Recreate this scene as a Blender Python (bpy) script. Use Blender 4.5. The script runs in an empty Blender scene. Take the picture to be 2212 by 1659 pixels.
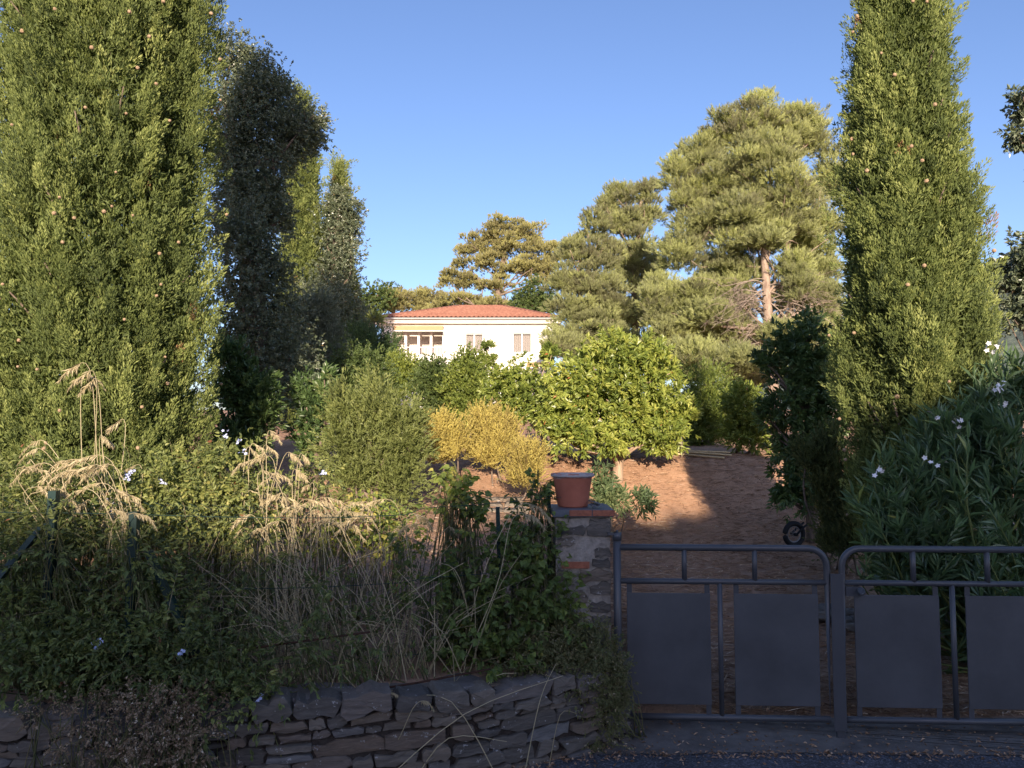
import bpy, bmesh, math
import numpy as np
from mathutils import Vector

# ------------------------------------------------------------------ camera, sky, sun, exposure
S = bpy.context.scene
C = S.collection
R = math.radians
F_PX, CX, CY = 1661.0, 1106.0, 829.5          # focal length and centre, in pixels of a 2212 x 1659 picture
EYE = 1.75
PITCH = R(3.806)
cam_data = bpy.data.cameras.new("camera")
cam = bpy.data.objects.new("camera", cam_data); C.objects.link(cam)
cam.location = (0, 0, EYE); cam.rotation_euler = (math.pi/2 + PITCH, 0, 0)
cam_data.sensor_width = 36; cam_data.lens = 36*F_PX/2212
cam_data.clip_start = 0.05; cam_data.clip_end = 4000
S.camera = cam

SUN_EL, SUN_AZ = R(14.0), R(-1.5)             # light travels towards +y, turned this much towards +x
world = bpy.data.worlds.new("World"); S.world = world; world.use_nodes = True
wn = world.node_tree
sky = wn.nodes.new("ShaderNodeTexSky"); sky.sky_type = 'NISHITA'; sky.sun_disc = False
sky.sun_elevation = SUN_EL; sky.sun_rotation = math.pi + SUN_AZ
sky.altitude = 50; sky.air_density = 1.0; sky.dust_density = 1.0; sky.ozone_density = 3.2
bg = wn.nodes["Background"]; bg.inputs[1].default_value = 0.130
tintn = wn.nodes.new("ShaderNodeMix"); tintn.data_type = 'RGBA'; tintn.blend_type = 'MULTIPLY'; tintn.inputs[0].default_value = 1.0
tintn.inputs[7].default_value = (.96, .87, .98, 1)      # the camera's cooler white balance for the blue of the sky
wn.links.new(sky.outputs[0], tintn.inputs[6]); wn.links.new(tintn.outputs[2], bg.inputs[0])

sun_data = bpy.data.lights.new("sun", 'SUN'); sun_data.energy = 5.0; sun_data.angle = R(0.5)
sun_data.color = (1.0, 0.83, 0.63)
sun = bpy.data.objects.new("sun", sun_data); C.objects.link(sun)
ldir = Vector((math.sin(SUN_AZ)*math.cos(SUN_EL), math.cos(SUN_AZ)*math.cos(SUN_EL), -math.sin(SUN_EL)))
sun.rotation_euler = ldir.to_track_quat('-Z', 'Y').to_euler()
sun.location = (0, -40, 30)
S.view_settings.view_transform = 'Standard'; S.view_settings.look = 'None'
S.view_settings.exposure = 0.95; S.view_settings.gamma = 1.0; S.view_settings.use_curve_mapping = False
S.cycles.max_bounces = 6; S.cycles.transparent_max_bounces = 16
S.cycles.diffuse_bounces = 3; S.cycles.glossy_bounces = 2; S.cycles.transmission_bounces = 4

# ------------------------------------------------------------------ helpers
def at(px, py, D):
    """point seen at pixel (px, py), D metres in front of the camera along +y"""
    a, b = (np.asarray(px, float)-CX)/F_PX, -(np.asarray(py, float)-CY)/F_PX
    y = math.cos(PITCH) - b*math.sin(PITCH); z = math.sin(PITCH) + b*math.cos(PITCH)
    k = D/y
    return np.stack(np.broadcast_arrays(a*k, D + 0*k, EYE + z*k), -1)

def sm(t):
    t = np.clip(t, 0, 1); return t*t*(3-2*t)

WALL = np.array([(-30., 3.5), (-6., 3.5), (-4., 3.55), (-2.5, 3.65), (-1.1, 3.87), (-.2, 4.12), (.4, 4.40), (.62, 4.58)])
def wall_y(x): return np.interp(x, WALL[:, 0], WALL[:, 1])

def g(x, y):
    """height of the ground"""
    x = np.asarray(x, float); y = np.asarray(y, float)
    yc = np.minimum(y, 10.0)
    drive = np.maximum(yc-4.9, 0)*0.115
    garden = .43 + .095*np.maximum(yc-4.4, 0)
    s = sm((1.25-x)/.6)
    base = drive + (garden-drive)*s
    b = sm((y-10.0)/2.2)
    z = base + (1.45-base)*b + .045*np.clip(y-12.4, 0, 60) + .01*np.clip(y-72, 0, 1000)
    z = z + .035*np.sin(1.3*x+.7*y)*np.cos(.9*y-.6*x+1.)*np.clip((y-5.2)/2, 0, 1)
    z = z + .018*np.sin(4.1*x+2.3*y)*np.sin(3.3*y-1.2*x)*np.clip((y-5.2)/2, 0, 1)
    front = (y < wall_y(x)+.16) | ((x > .60) & (y < 4.9))
    return np.where(front, 0., z)

class MB:
    """collects triangles with one tint per vertex"""
    def __init__(s): s.V, s.F, s.T, s.n = [], [], [], 0
    def add(s, V, F, t=.5):
        V = np.asarray(V, float).reshape(-1, 3); F = np.asarray(F, int).reshape(-1, 3)
        s.V.append(V); s.F.append(F+s.n); s.T.append(np.broadcast_to(np.asarray(t, float), (len(V),))); s.n += len(V)
    def box(s, lo, hi, t=.5):
        a, b = np.minimum(lo, hi), np.maximum(lo, hi)
        V = [(x, y, z) for x in (a[0], b[0]) for y in (a[1], b[1]) for z in (a[2], b[2])]
        q = [(0,1,3,2),(4,6,7,5),(0,4,5,1),(2,3,7,6),(0,2,6,4),(1,5,7,3)]
        F = [t_ for p in q for t_ in ((p[0],p[1],p[2]),(p[0],p[2],p[3]))]
        s.add(V, F, t)
    def tube(s, pts, rad, n=8, t=.5, cap=True):
        V, F = tube(pts, rad, n, cap); s.add(V, F, t)
    def build(s, name, mat, parent=None, smooth=False):
        V = np.concatenate(s.V) if s.V else np.zeros((0, 3)); F = np.concatenate(s.F); T = np.concatenate(s.T)
        return mesh_obj(name, V, F, mat, parent, T, smooth)

def mesh_obj(name, V, F, mat, parent=None, T=None, smooth=False):
    me = bpy.data.meshes.new(name)
    off = np.array(parent.matrix_world.translation) if parent is not None else np.zeros(3)
    if parent is not None: off = world_loc(parent)
    V = (np.asarray(V) - off).astype(np.float32); F = np.asarray(F, np.int32)
    me.vertices.add(len(V)); me.vertices.foreach_set("co", V.ravel())
    me.loops.add(F.size); me.loops.foreach_set("vertex_index", F.ravel())
    me.polygons.add(len(F)); me.polygons.foreach_set("loop_start", np.arange(0, F.size, 3, dtype=np.int32))
    me.polygons.foreach_set("use_smooth", np.full(len(F), smooth))
    if T is not None:
        at_ = me.attributes.new("tint", 'FLOAT', 'POINT'); at_.data.foreach_set("value", np.asarray(T, np.float32))
    me.update(calc_edges=True)
    me.materials.append(mat)
    o = bpy.data.objects.new(name, me); C.objects.link(o)
    if parent is not None: o.parent = parent
    return o

def world_loc(o):
    p = np.array(o.location)
    while o.parent is not None:
        o = o.parent; p = p + np.array(o.location)
    return p

def tag(o, label=None, cat=None, group=None, kind=None):
    if label: o["label"] = label
    if cat: o["category"] = cat
    if group: o["group"] = group
    if kind: o["kind"] = kind
    return o

def thing(name, label, cat, loc, group=None):
    o = bpy.data.objects.new(name, None); C.objects.link(o)
    o.location = [float(v) for v in loc]; o.empty_display_size = .1
    return tag(o, label, cat, group)

def norm(v): return v/np.maximum(np.linalg.norm(v, axis=-1, keepdims=True), 1e-9)

def tube(pts, rad, n=8, cap=True):
    P = np.asarray(pts, float); k = len(P); r = np.broadcast_to(np.asarray(rad, float), (k,))
    T = norm(np.gradient(P, axis=0))
    ref = np.array([0, 0, 1.]) if abs(T[:, 2]).mean() < .8 else np.array([0, 1., 0])
    U = norm(np.cross(T, ref)); W = np.cross(T, U)
    a = np.arange(n)*2*math.pi/n
    V = P[:, None] + r[:, None, None]*(np.cos(a)[None, :, None]*U[:, None] + np.sin(a)[None, :, None]*W[:, None])
    V = V.reshape(-1, 3); F = []
    i = np.arange(k-1)[:, None]*n; j = np.arange(n)[None]; j2 = (j+1) % n
    a_, b_, c_, d_ = (i+j).ravel(), (i+j2).ravel(), (i+n+j2).ravel(), (i+n+j).ravel()
    F = np.concatenate([np.stack([a_, b_, c_], -1), np.stack([a_, c_, d_], -1)])
    if cap:
        V = np.concatenate([V, P[:1], P[-1:]]); m = k*n
        jj = np.arange(n); j2 = (jj+1) % n
        F = np.concatenate([F, np.stack([j2, jj, np.full(n, m)], -1), np.stack([(k-1)*n+jj, (k-1)*n+j2, np.full(n, m+1)], -1)])
    return V, F

def curve(pts, n=24):
    """smooth line through the points"""
    P = np.asarray(pts, float); t = np.arange(len(P)); u = np.linspace(0, len(P)-1, n)
    out = np.zeros((n, P.shape[1]))
    for q in range(n):
        i = min(int(u[q]), len(P)-2); f = u[q]-i
        p0, p1, p2, p3 = P[max(i-1, 0)], P[i], P[i+1], P[min(i+2, len(P)-1)]
        out[q] = .5*((2*p1)+(-p0+p2)*f+(2*p0-5*p1+4*p2-p3)*f*f+(-p0+3*p1-3*p2+p3)*f**3)
    return out

# ------------------------------------------------------------------ materials
def nt(name):
    m = bpy.data.materials.new(name); m.use_nodes = True
    t = m.node_tree; return m, t, t.nodes["Principled BSDF"]
def nd(t, kind, **kw):
    n = t.nodes.new(kind)
    for k, v in kw.items():
        if k.startswith("i_"): n.inputs[int(k[2:])].default_value = v
        else: setattr(n, k, v)
    return n
def ramp(t, src, stops):
    r = t.nodes.new("ShaderNodeValToRGB"); e = r.color_ramp.elements
    while len(e) < len(stops): e.new(.5)
    for el, (p, c) in zip(e, stops): el.position = p; el.color = (*c, 1)
    t.links.new(src, r.inputs[0]); return r.outputs[0]
def noise(t, scale, detail=6, rough=.6, vec=None, dist=0.):
    n = t.nodes.new("ShaderNodeTexNoise"); n.inputs["Scale"].default_value = scale
    n.inputs["Detail"].default_value = detail; n.inputs["Roughness"].default_value = rough; n.inputs["Distortion"].default_value = dist
    if vec is not None: t.links.new(vec, n.inputs["Vector"])
    return n.outputs[0]
def coords(t): return t.nodes.new("ShaderNodeTexCoord").outputs["Object"]
def mixc(t, f, a, b, mode='MIX'):
    m = t.nodes.new("ShaderNodeMix"); m.data_type = 'RGBA'; m.blend_type = mode
    for s_, v in ((m.inputs[0], f), (m.inputs[6], a), (m.inputs[7], b)):
        if hasattr(v, "node"): t.links.new(v, s_)
        elif isinstance(v, (int, float)): s_.default_value = v
        else: s_.default_value = (*v, 1)
    return m.outputs[2]
def bump(t, p, h, strength, dist):
    b = t.nodes.new("ShaderNodeBump"); b.inputs["Strength"].default_value = strength; b.inputs["Distance"].default_value = dist
    t.links.new(h, b.inputs["Height"]); t.links.new(b.outputs[0], p.inputs["Normal"])
def tintout(t):
    a = t.nodes.new("ShaderNodeAttribute"); a.attribute_name = "tint"; return a.outputs["Fac"]

def foliage(name, stops, rough=.5, trans=.25, spec=.35, tcol=None):
    m, t, p = nt(name)
    col = ramp(t, tintout(t), stops)
    t.links.new(col, p.inputs["Base Color"]); p.inputs["Roughness"].default_value = rough
    p.inputs["Specular IOR Level"].default_value = spec
    if trans > 0:
        tr = t.nodes.new("ShaderNodeBsdfTranslucent"); mx = t.nodes.new("ShaderNodeMixShader"); mx.inputs[0].default_value = trans
        t.links.new(mixc(t, 1., col, tcol or (1.5, 1.55, .6), 'MULTIPLY'), tr.inputs["Color"])
        t.links.new(p.outputs[0], mx.inputs[1]); t.links.new(tr.outputs[0], mx.inputs[2])
        t.links.new(mx.outputs[0], t.nodes["Material Output"].inputs["Surface"])
    return m

def simple(name, col, rough=.6, spec=.4, var=0., scale=8., bmp=0., metal=0., bscale=None):
    m, t, p = nt(name); c = coords(t)
    p.inputs["Roughness"].default_value = rough; p.inputs["Specular IOR Level"].default_value = spec; p.inputs["Metallic"].default_value = metal
    n = noise(t, scale, 6, .65, c)
    a = tuple(v*(1-var) for v in col); b = tuple(min(v*(1+var), 1) for v in col)
    t.links.new(ramp(t, n, [(.3, a), (.7, b)]), p.inputs["Base Color"])
    if bmp: bump(t, p, noise(t, bscale or scale*3, 6, .6, c), bmp, .01)
    return m

def bark(name, a, b, scale=14.):
    m, t, p = nt(name); c = coords(t)
    mp = t.nodes.new("ShaderNodeMapping"); mp.inputs["Scale"].default_value = (1, 1, .35); t.links.new(c, mp.inputs["Vector"])
    n = noise(t, scale, 8, .7, mp.outputs[0], .4)
    t.links.new(ramp(t, n, [(.35, a), (.65, b)]), p.inputs["Base Color"]); p.inputs["Roughness"].default_value = .9
    p.inputs["Specular IOR Level"].default_value = .15
    bump(t, p, n, .8, .03); return m

M = {}
M['cypress'] = foliage("cypress_foliage", [(0, (.055, .075, .030)), (.35, (.125, .160, .052)), (.7, (.245, .285, .092)), (.96, (.37, .40, .145)), (1, (.32, .19, .10))], .6, .22, .2)
M['cypress_dark'] = foliage("far_cypress_foliage", [(0, (0.047, 0.068, 0.027)), (.5, (0.101, 0.135, 0.041)), (1, (0.162, 0.189, 0.061))], .6, .2, .2)
M['pine'] = foliage("pine_needles", [(0, (.165, .155, .10)), (.35, (.26, .275, .145)), (.7, (.38, .405, .18)), (1, (.50, .53, .22))], .5, .3, .25)
M['far_pine'] = foliage("far_pine_needles", [(0, (.18, .16, .095)), (.4, (.28, .265, .125)), (1, (.42, .41, .16))], .6, .25, .2)
M['oak'] = foliage("oak_leaves", [(0, (.065, .085, .050)), (.5, (.125, .155, .092)), (.96, (.24, .26, .17)), (1, (.33, .22, .10))], .32, .15, .6)
M['oak_green'] = foliage("green_oak_leaves", [(0, (0.047, 0.074, 0.027)), (.5, (0.088, 0.128, 0.041)), (1, (0.162, 0.203, 0.061))], .5, .2, .3)
M['olive'] = foliage("olive_leaves", [(0, (0.095, 0.121, 0.081)), (.5, (0.162, 0.189, 0.135)), (1, (0.270, 0.297, 0.230))], .5, .15, .4)
M['laurel'] = foliage("laurel_leaves", [(0, (0.047, 0.081, 0.034)), (.5, (0.081, 0.135, 0.047)), (1, (0.149, 0.216, 0.068))], .4, .2, .5)
M['arbutus'] = foliage("arbutus_leaves", [(0, (.085, .12, .028)), (.4, (.18, .235, .052)), (.8, (.33, .37, .08)), (.985, (.46, .46, .12)), (1, (.50, .17, .06))], .38, .28, .5)
M['willow'] = foliage("narrow_shrub_leaves", [(0, (.10, .115, .04)), (.5, (.19, .225, .075)), (1, (.31, .335, .12))], .5, .28, .35)
M['hedge'] = foliage("hedge_leaves", [(0, (0.081, 0.121, 0.027)), (.5, (0.162, 0.209, 0.047)), (1, (0.284, 0.324, 0.068))], .45, .25, .4)
M['yellow'] = foliage("yellow_heath", [(0, (.17, .13, .065)), (.35, (.33, .265, .09)), (.7, (.51, .435, .13)), (1, (.63, .55, .18))], .6, .3, .2, (1.3, 1.2, .6))
M['sage'] = foliage("grey_green_leaves", [(0, (.05, .08, .038)), (.5, (.10, .145, .065)), (1, (.20, .24, .11))], .55, .2, .3)
M['oleander'] = foliage("oleander_leaves", [(0, (.07, .115, .06)), (.5, (.12, .19, .09)), (.9, (.18, .27, .11)), (1, (.4, .4, .12))], .33, .22, .6)
M['heath'] = foliage("heath_foliage", [(0, (0.068, 0.081, 0.034)), (.6, (0.121, 0.142, 0.054)), (1, (0.270, 0.230, 0.081))], .6, .2, .2)
M['vine'] = foliage("vine_leaves", [(0, (0.081, 0.115, 0.034)), (.5, (0.149, 0.203, 0.054)), (.85, (0.270, 0.311, 0.074)), (1, (0.446, 0.378, 0.108))], .5, .32, .35)
M['shrub'] = foliage("plumbago_leaves", [(0, (.075, .09, .04)), (.4, (.14, .175, .06)), (.75, (.26, .285, .09)), (.96, (.40, .38, .13)), (1, (.24, .10, .05))], .5, .3, .35)
M['dead'] = foliage("dead_leaves", [(0, (.12, .08, .05)), (.5, (.27, .19, .12)), (.8, (.44, .33, .22)), (1, (.80, .70, .55))], .8, .15, .1, (1.1, 1., .8))
M['creeper'] = foliage("creeper_leaves", [(0, (.09, .10, .045)), (.5, (.17, .18, .08)), (.8, (.24, .20, .11)), (1, (.55, .47, .35))], .7, .2, .2)
M['straw'] = foliage("dry_grass", [(0, (.25, .20, .12)), (.5, (.43, .36, .22)), (1, (.64, .55, .36))], .7, .25, .2, (1.1, 1., .7))
M['litter'] = foliage("needle_straw", [(0, (.15, .085, .05)), (.5, (.42, .27, .17)), (.85, (.62, .46, .32)), (1, (.74, .62, .50))], .8, 0, .15)
M['hedge_shade'] = foliage("shade_hedge_leaves", [(0, (.04, .06, .02)), (1, (.10, .13, .04))], .5, .1, .3)  # for the unseen hedge added to cast shade
M['bark_pine'] = bark("pine_bark", (.20, .14, .11), (.40, .31, .25))
M['bark'] = bark("grey_bark", (.12, .09, .07), (.26, .20, .16))
M['bark_pale'] = bark("pale_bark", (.26, .18, .13), (.46, .34, .25))
M['twig'] = simple("grey_twigs", (.30, .24, .20), .9, .1, .3)
M['flower_white'] = simple("white_petals", (.85, .82, .80), .6, .2)
M['flower_blue'] = simple("pale_blue_petals", (.55, .60, .88), .6, .2)
M['cone'] = simple("cypress_cone", (.34, .235, .15), .8, .2, .35, 60.)
M['gate'] = simple("anthracite_paint", (.064, .066, .075), .38, .5, .10, 5., .06, 0., 400.)
M['gate_panel'] = simple("anthracite_sheet", (.068, .070, .078), .45, .5, .22, 3.0, .10, 0., 500.)
M['fence'] = simple("green_plastic", (.007, .030, .027), .45, .4, .2)
M['wire'] = simple("green_wire", (.02, .045, .04), .5, .4)
M['rust'] = simple("rusty_bar", (.06, .03, .02), .9, .2, .4, 30.)
M['black'] = simple("black_rubber", (.012, .012, .013), .7, .3)
M['steel'] = simple("dull_steel", (.25, .25, .26), .45, .5)
M['slate'] = simple("slate", (.10, .11, .13), .6, .4, .3, 12., .5)
M['white_frame'] = simple("white_frame", (.82, .80, .78), .5, .4)
M['gutter'] = simple("grey_gutter", (.42, .41, .42), .5, .4)
M['awning'] = simple("beige_awning", (.46, .27, .15), .8, .2, .06)
M['interior'] = simple("room_wall", (.68, .60, .54), .9, .2, .08, 1.)
M['curtain'] = simple("pale_curtain", (.46, .42, .40), .9, .1, .03, 1.)
M['bamboo'] = simple("dry_cane", (.55, .42, .24), .6, .3, .2, 20.)
M['wood'] = simple("weathered_wood", (.30, .24, .19), .85, .2, .25, 20.)

def mat_glass():
    m, t, p = nt("window_glass")
    p.inputs["Base Color"].default_value = (.03, .032, .035, 1); p.inputs["Roughness"].default_value = .06
    p.inputs["Specular IOR Level"].default_value = .8
    tr = t.nodes.new("ShaderNodeBsdfTransparent"); tr.inputs[0].default_value = (.97, .97, .97, 1)
    mx = t.nodes.new("ShaderNodeMixShader"); mx.inputs[0].default_value = .07
    t.links.new(tr.outputs[0], mx.inputs[1]); t.links.new(p.outputs[0], mx.inputs[2])
    t.links.new(mx.outputs[0], t.nodes["Material Output"].inputs["Surface"]); return m
M['glass'] = mat_glass()

def mat_render():
    m, t, p = nt("white_render"); c = coords(t)
    n = noise(t, 1.3, 6, .6, c)
    t.links.new(ramp(t, n, [(.3, (.74, .70, .66)), (.7, (.82, .79, .75))]), p.inputs["Base Color"])
    p.inputs["Roughness"].default_value = .9; bump(t, p, noise(t, 60, 4, .6, c), .15, .01); return m
M['render'] = mat_render()

def mat_roof():
    m, t, p = nt("roof_tiles"); c = coords(t)
    n = noise(t, 7., 5, .7, c); n2 = noise(t, .8, 4, .6, c)
    c1 = ramp(t, n, [(.3, (.13, .05, .034)), (.5, (.235, .098, .066)), (.7, (.36, .18, .13))])
    t.links.new(mixc(t, .35, c1, ramp(t, n2, [(.3, (.15, .06, .042)), (.7, (.27, .125, .088))])), p.inputs["Base Color"])
    p.inputs["Roughness"].default_value = .85; return m
M['roof'] = mat_roof()

def mat_stone():
    m, t, p = nt("schist"); c = coords(t)
    base = ramp(t, tintout(t), [(0, (.10, .09, .082)), (.3, (.155, .136, .117)), (.55, (.19, .16, .13)), (.8, (.165, .122, .092)), (1, (.165, .16, .158))])
    mp = t.nodes.new("ShaderNodeMapping"); mp.inputs["Scale"].default_value = (9, 9, 46); t.links.new(c, mp.inputs["Vector"])
    n = noise(t, 1., 8, .7, mp.outputs[0], .6)
    c1 = mixc(t, .8, base, ramp(t, n, [(.3, (.45, .45, .45)), (.7, (1.35, 1.32, 1.3))]), 'MULTIPLY')
    l = noise(t, 14., 5, .62, c); l2 = noise(t, 70., 3, .6, c)
    mul = t.nodes.new("ShaderNodeMath"); mul.operation = 'MULTIPLY'; t.links.new(l, mul.inputs[0]); t.links.new(l2, mul.inputs[1])
    lich = ramp(t, mul.outputs[0], [(.36, (0, 0, 0)), (.40, (.8, .8, .8))])
    t.links.new(mixc(t, lich, c1, (.42, .41, .41)), p.inputs["Base Color"])
    p.inputs["Roughness"].default_value = .75; p.inputs["Specular IOR Level"].default_value = .35
    bump(t, p, n, .9, .012); return m
M['stone'] = mat_stone()
M['mortar'] = simple("mortar", (.30, .27, .24), .95, .1, .35, 25., .9, 0., 60.)
M['joint'] = simple("earth_joint", (.055, .045, .04), .95, .1, .4, 25., .9)
M['brick'] = simple("brick", (.32, .12, .075), .85, .2, .3, 30., .5)

def mat_pot():
    m, t, p = nt("terracotta"); c = coords(t)
    sep = t.nodes.new("ShaderNodeSeparateXYZ"); t.links.new(c, sep.inputs[0])
    base = ramp(t, noise(t, 9, 5, .6, c), [(.3, (.36, .11, .065)), (.7, (.46, .155, .095))])
    n = noise(t, 16, 6, .7, c)
    ad = t.nodes.new("ShaderNodeMath"); ad.operation = 'MULTIPLY_ADD'; t.links.new(n, ad.inputs[0]); ad.inputs[1].default_value = .07
    t.links.new(sep.outputs[2], ad.inputs[2])
    lime = ramp(t, ad.outputs[0], [(.214, (0, 0, 0)), (.225, (1, 1, 1)), (.236, (1, 1, 1)), (.243, (0, 0, 0))])
    t.links.new(mixc(t, lime, base, (.40, .38, .38)), p.inputs["Base Color"])
    p.inputs["Roughness"].default_value = .7; return m
M['pot'] = mat_pot()

def mat_ground():
    m, t, p = nt("dry_earth"); c = coords(t)
    n1 = noise(t, .7, 5, .6, c); n2 = noise(t, 9, 8, .7, c); n3 = noise(t, 55, 6, .75, c)
    a = ramp(t, n3, [(.28, (.27, .145, .085)), (.5, (.54, .32, .20)), (.72, (.74, .51, .35))])
    b = ramp(t, n2, [(.3, (.32, .18, .11)), (.55, (.56, .335, .215)), (.75, (.68, .45, .31))])
    ab = mixc(t, .5, a, b)
    bank = mixc(t, ramp(t, n1, [(.42, (0, 0, 0)), (.62, (.55, .55, .55))]), ab, (.38, .225, .145))
    sp = t.nodes.new("ShaderNodeSeparateXYZ"); t.links.new(c, sp.inputs[0])
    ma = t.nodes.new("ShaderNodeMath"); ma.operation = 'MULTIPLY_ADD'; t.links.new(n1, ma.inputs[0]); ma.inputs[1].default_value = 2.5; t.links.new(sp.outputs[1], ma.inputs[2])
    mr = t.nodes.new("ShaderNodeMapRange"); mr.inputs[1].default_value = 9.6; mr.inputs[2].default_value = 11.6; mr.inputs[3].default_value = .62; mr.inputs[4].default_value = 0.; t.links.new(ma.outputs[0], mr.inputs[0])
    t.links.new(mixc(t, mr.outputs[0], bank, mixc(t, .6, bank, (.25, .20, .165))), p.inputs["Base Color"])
    p.inputs["Roughness"].default_value = .95; p.inputs["Specular IOR Level"].default_value = .1
    bump(t, p, n3, .9, .03); return m
M['ground'] = mat_ground()

def mat_asphalt():
    m, t, p = nt("asphalt"); c = coords(t)
    v = t.nodes.new("ShaderNodeTexVoronoi"); v.inputs["Scale"].default_value = 130; t.links.new(c, v.inputs["Vector"])
    sp = t.nodes.new("ShaderNodeSeparateColor"); t.links.new(v.outputs["Color"], sp.inputs[0])
    col = ramp(t, sp.outputs[0], [(0, (.028, .030, .036)), (.6, (.075, .08, .092)), (.9, (.14, .145, .16)), (1, (.24, .24, .26))])
    pat = ramp(t, noise(t, 2.2, 6, .6, c), [(.35, (.75, .72, .7)), (.7, (1.15, 1.15, 1.2))])
    t.links.new(mixc(t, 1., col, pat, 'MULTIPLY'), p.inputs["Base Color"]); p.inputs["Roughness"].default_value = .7
    bump(t, p, v.outputs["Distance"], -.7, .008); return m
M['asphalt'] = mat_asphalt()
M['concrete'] = simple("worn_concrete", (.15, .133, .12), .85, .25, .4, 5., .5, 0., 90.)

def mat_hill():
    m, t, p = nt("wooded_hill"); c = coords(t)
    n = noise(t, .09, 6, .7, c)
    t.links.new(ramp(t, n, [(.3, (.05, .07, .06)), (.6, (.10, .125, .10)), (.75, (.16, .17, .14))]), p.inputs["Base Color"])
    p.inputs["Roughness"].default_value = 1.; bump(t, p, n, 1., 4.); return m
M['hill'] = mat_hill()

# ------------------------------------------------------------------ leaves, twigs, crowns
def leaf_geo(P, A, L, W, rng, fold=.25, curl=.1, six=False, N=None):
    n = len(P); A = norm(A)
    if N is None: Rn = rng.normal(size=(n, 3)) + np.array([0, 0, .9])
    else: Rn = N
    Sd = norm(np.cross(A, Rn)); Nn = np.cross(Sd, A)
    L = np.broadcast_to(L, (n,))[:, None]; W = np.broadcast_to(W, (n,))[:, None]
    tip = P + A*L - Nn*curl*L
    if not six:
        mid = P + A*L*.48 + Nn*fold*W
        V = np.stack([P, mid+Sd*W*.5, tip, mid-Sd*W*.5], 1); k = 4
        f = np.array([[0, 1, 2], [0, 2, 3]])
    else:
        m1 = P + A*L*.18 + Nn*fold*W*.8; m2 = P + A*L*.55 + Nn*(fold*W*.8 - .0*L); ce = P + A*L*.5
        V = np.stack([P, m1+Sd*W*.42, m2+Sd*W*.45, tip, m2-Sd*W*.45, m1-Sd*W*.42, ce], 1); k = 7
        f = np.array([[0, 1, 6], [1, 2, 6], [2, 3, 6], [3, 4, 6], [4, 5, 6], [5, 0, 6]])
    F = (np.arange(n)[:, None, None]*k + f[None]).reshape(-1, 3)
    return V.reshape(-1, 3), F, k

def twig_leaves(P, A, tl, m, L, W, spread, rng, tint=.5, tvar=.3, fold=.25, curl=.1, droop=0., six=False, start=.1, jit=.25):
    """m leaves on each twig (base P, axis A, length tl)"""
    n = len(P); A = norm(A)
    Pt = np.repeat(P, m, 0); At = np.repeat(A, m, 0); tlr = np.repeat(np.broadcast_to(tl, (n,)), m)
    u = rng.uniform(start, 1, n*m)
    ref = norm(rng.normal(size=(n*m, 3))); per = norm(np.cross(At, ref))
    sp = spread*(1.15-.6*u)*rng.uniform(.7, 1.3, n*m)
    D = At*np.cos(sp)[:, None] + per*np.sin(sp)[:, None]
    D[:, 2] -= droop; D = D + rng.normal(size=D.shape)*jit*.3
    B = Pt + At*(tlr*u)[:, None]
    ls = rng.uniform(.65, 1.2, n*m)
    V, F, k = leaf_geo(B, D, L*ls, W*ls, rng, fold, curl, six)
    tt = np.clip(np.repeat(np.broadcast_to(tint, (n,)), m) + rng.normal(size=n*m)*tvar*.5, 0, .96)
    tt = np.where(rng.uniform(0, 1, n*m) < .0025, 1., tt)
    return V, F, np.repeat(tt, k)

def lump(d, rng, f=3., k=6):
    s = 0
    for _ in range(k): s = s + np.sin(d @ (rng.normal(size=3)*f) + rng.uniform(0, 6.28))
    return s/math.sqrt(k)

def lobe_world(l):
    px, py, D, rx, ry = l[:5]; k = D/F_PX
    rd = l[5] if len(l) > 5 else max(rx, ry*.7)*k
    return at(px, py, D), np.array([rx*k, rd, ry*k])

STY = {  # twig length, leaves per twig, leaf length, leaf width, spread, up, layers of leaves, droop, clump radius, six
 'arbutus': dict(tl=.10, m=10, L=.085, W=.034, sp=.95, up=.35, lai=2.3, droop=.05, cl=.16, depth=.45, amp=.14),
 'oak':     dict(tl=.14, m=9, L=.050, W=.026, sp=.9, up=.15, lai=1.7, droop=.1, cl=.28, depth=.7, amp=.2),
 'laurel':  dict(tl=.12, m=10, L=.085, W=.028, sp=.75, up=.5, lai=2.4, droop=0, cl=.14, depth=.5, amp=.14),
 'olive':   dict(tl=.22, m=12, L=.06, W=.016, sp=.7, up=.4, lai=2.2, droop=.05, cl=.18, depth=.6, amp=.16),
 'willow':  dict(tl=.24, m=18, L=.052, W=.013, sp=.6, up=.55, lai=2.2, droop=0, cl=.12, depth=.5, amp=.12),
 'hedge':   dict(tl=.13, m=9, L=.055, W=.026, sp=.85, up=.4, lai=3.0, droop=0, cl=.14, depth=.5, amp=.14),
 'pine':    dict(tl=.20, m=16, L=.13, W=.009, sp=.55, up=.55, lai=2.3, droop=-.12, cl=.20, depth=.75, amp=.2, per=38, puff=.35),
 'heath':   dict(tl=.26, m=24, L=.030, W=.010, sp=.6, up=.75, lai=2.2, droop=0, cl=.10, depth=.6, amp=.14),
 'sage':    dict(tl=.16, m=10, L=.085, W=.022, sp=.9, up=.5, lai=2.0, droop=.1, cl=.12, depth=.6, amp=.15),
}
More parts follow.
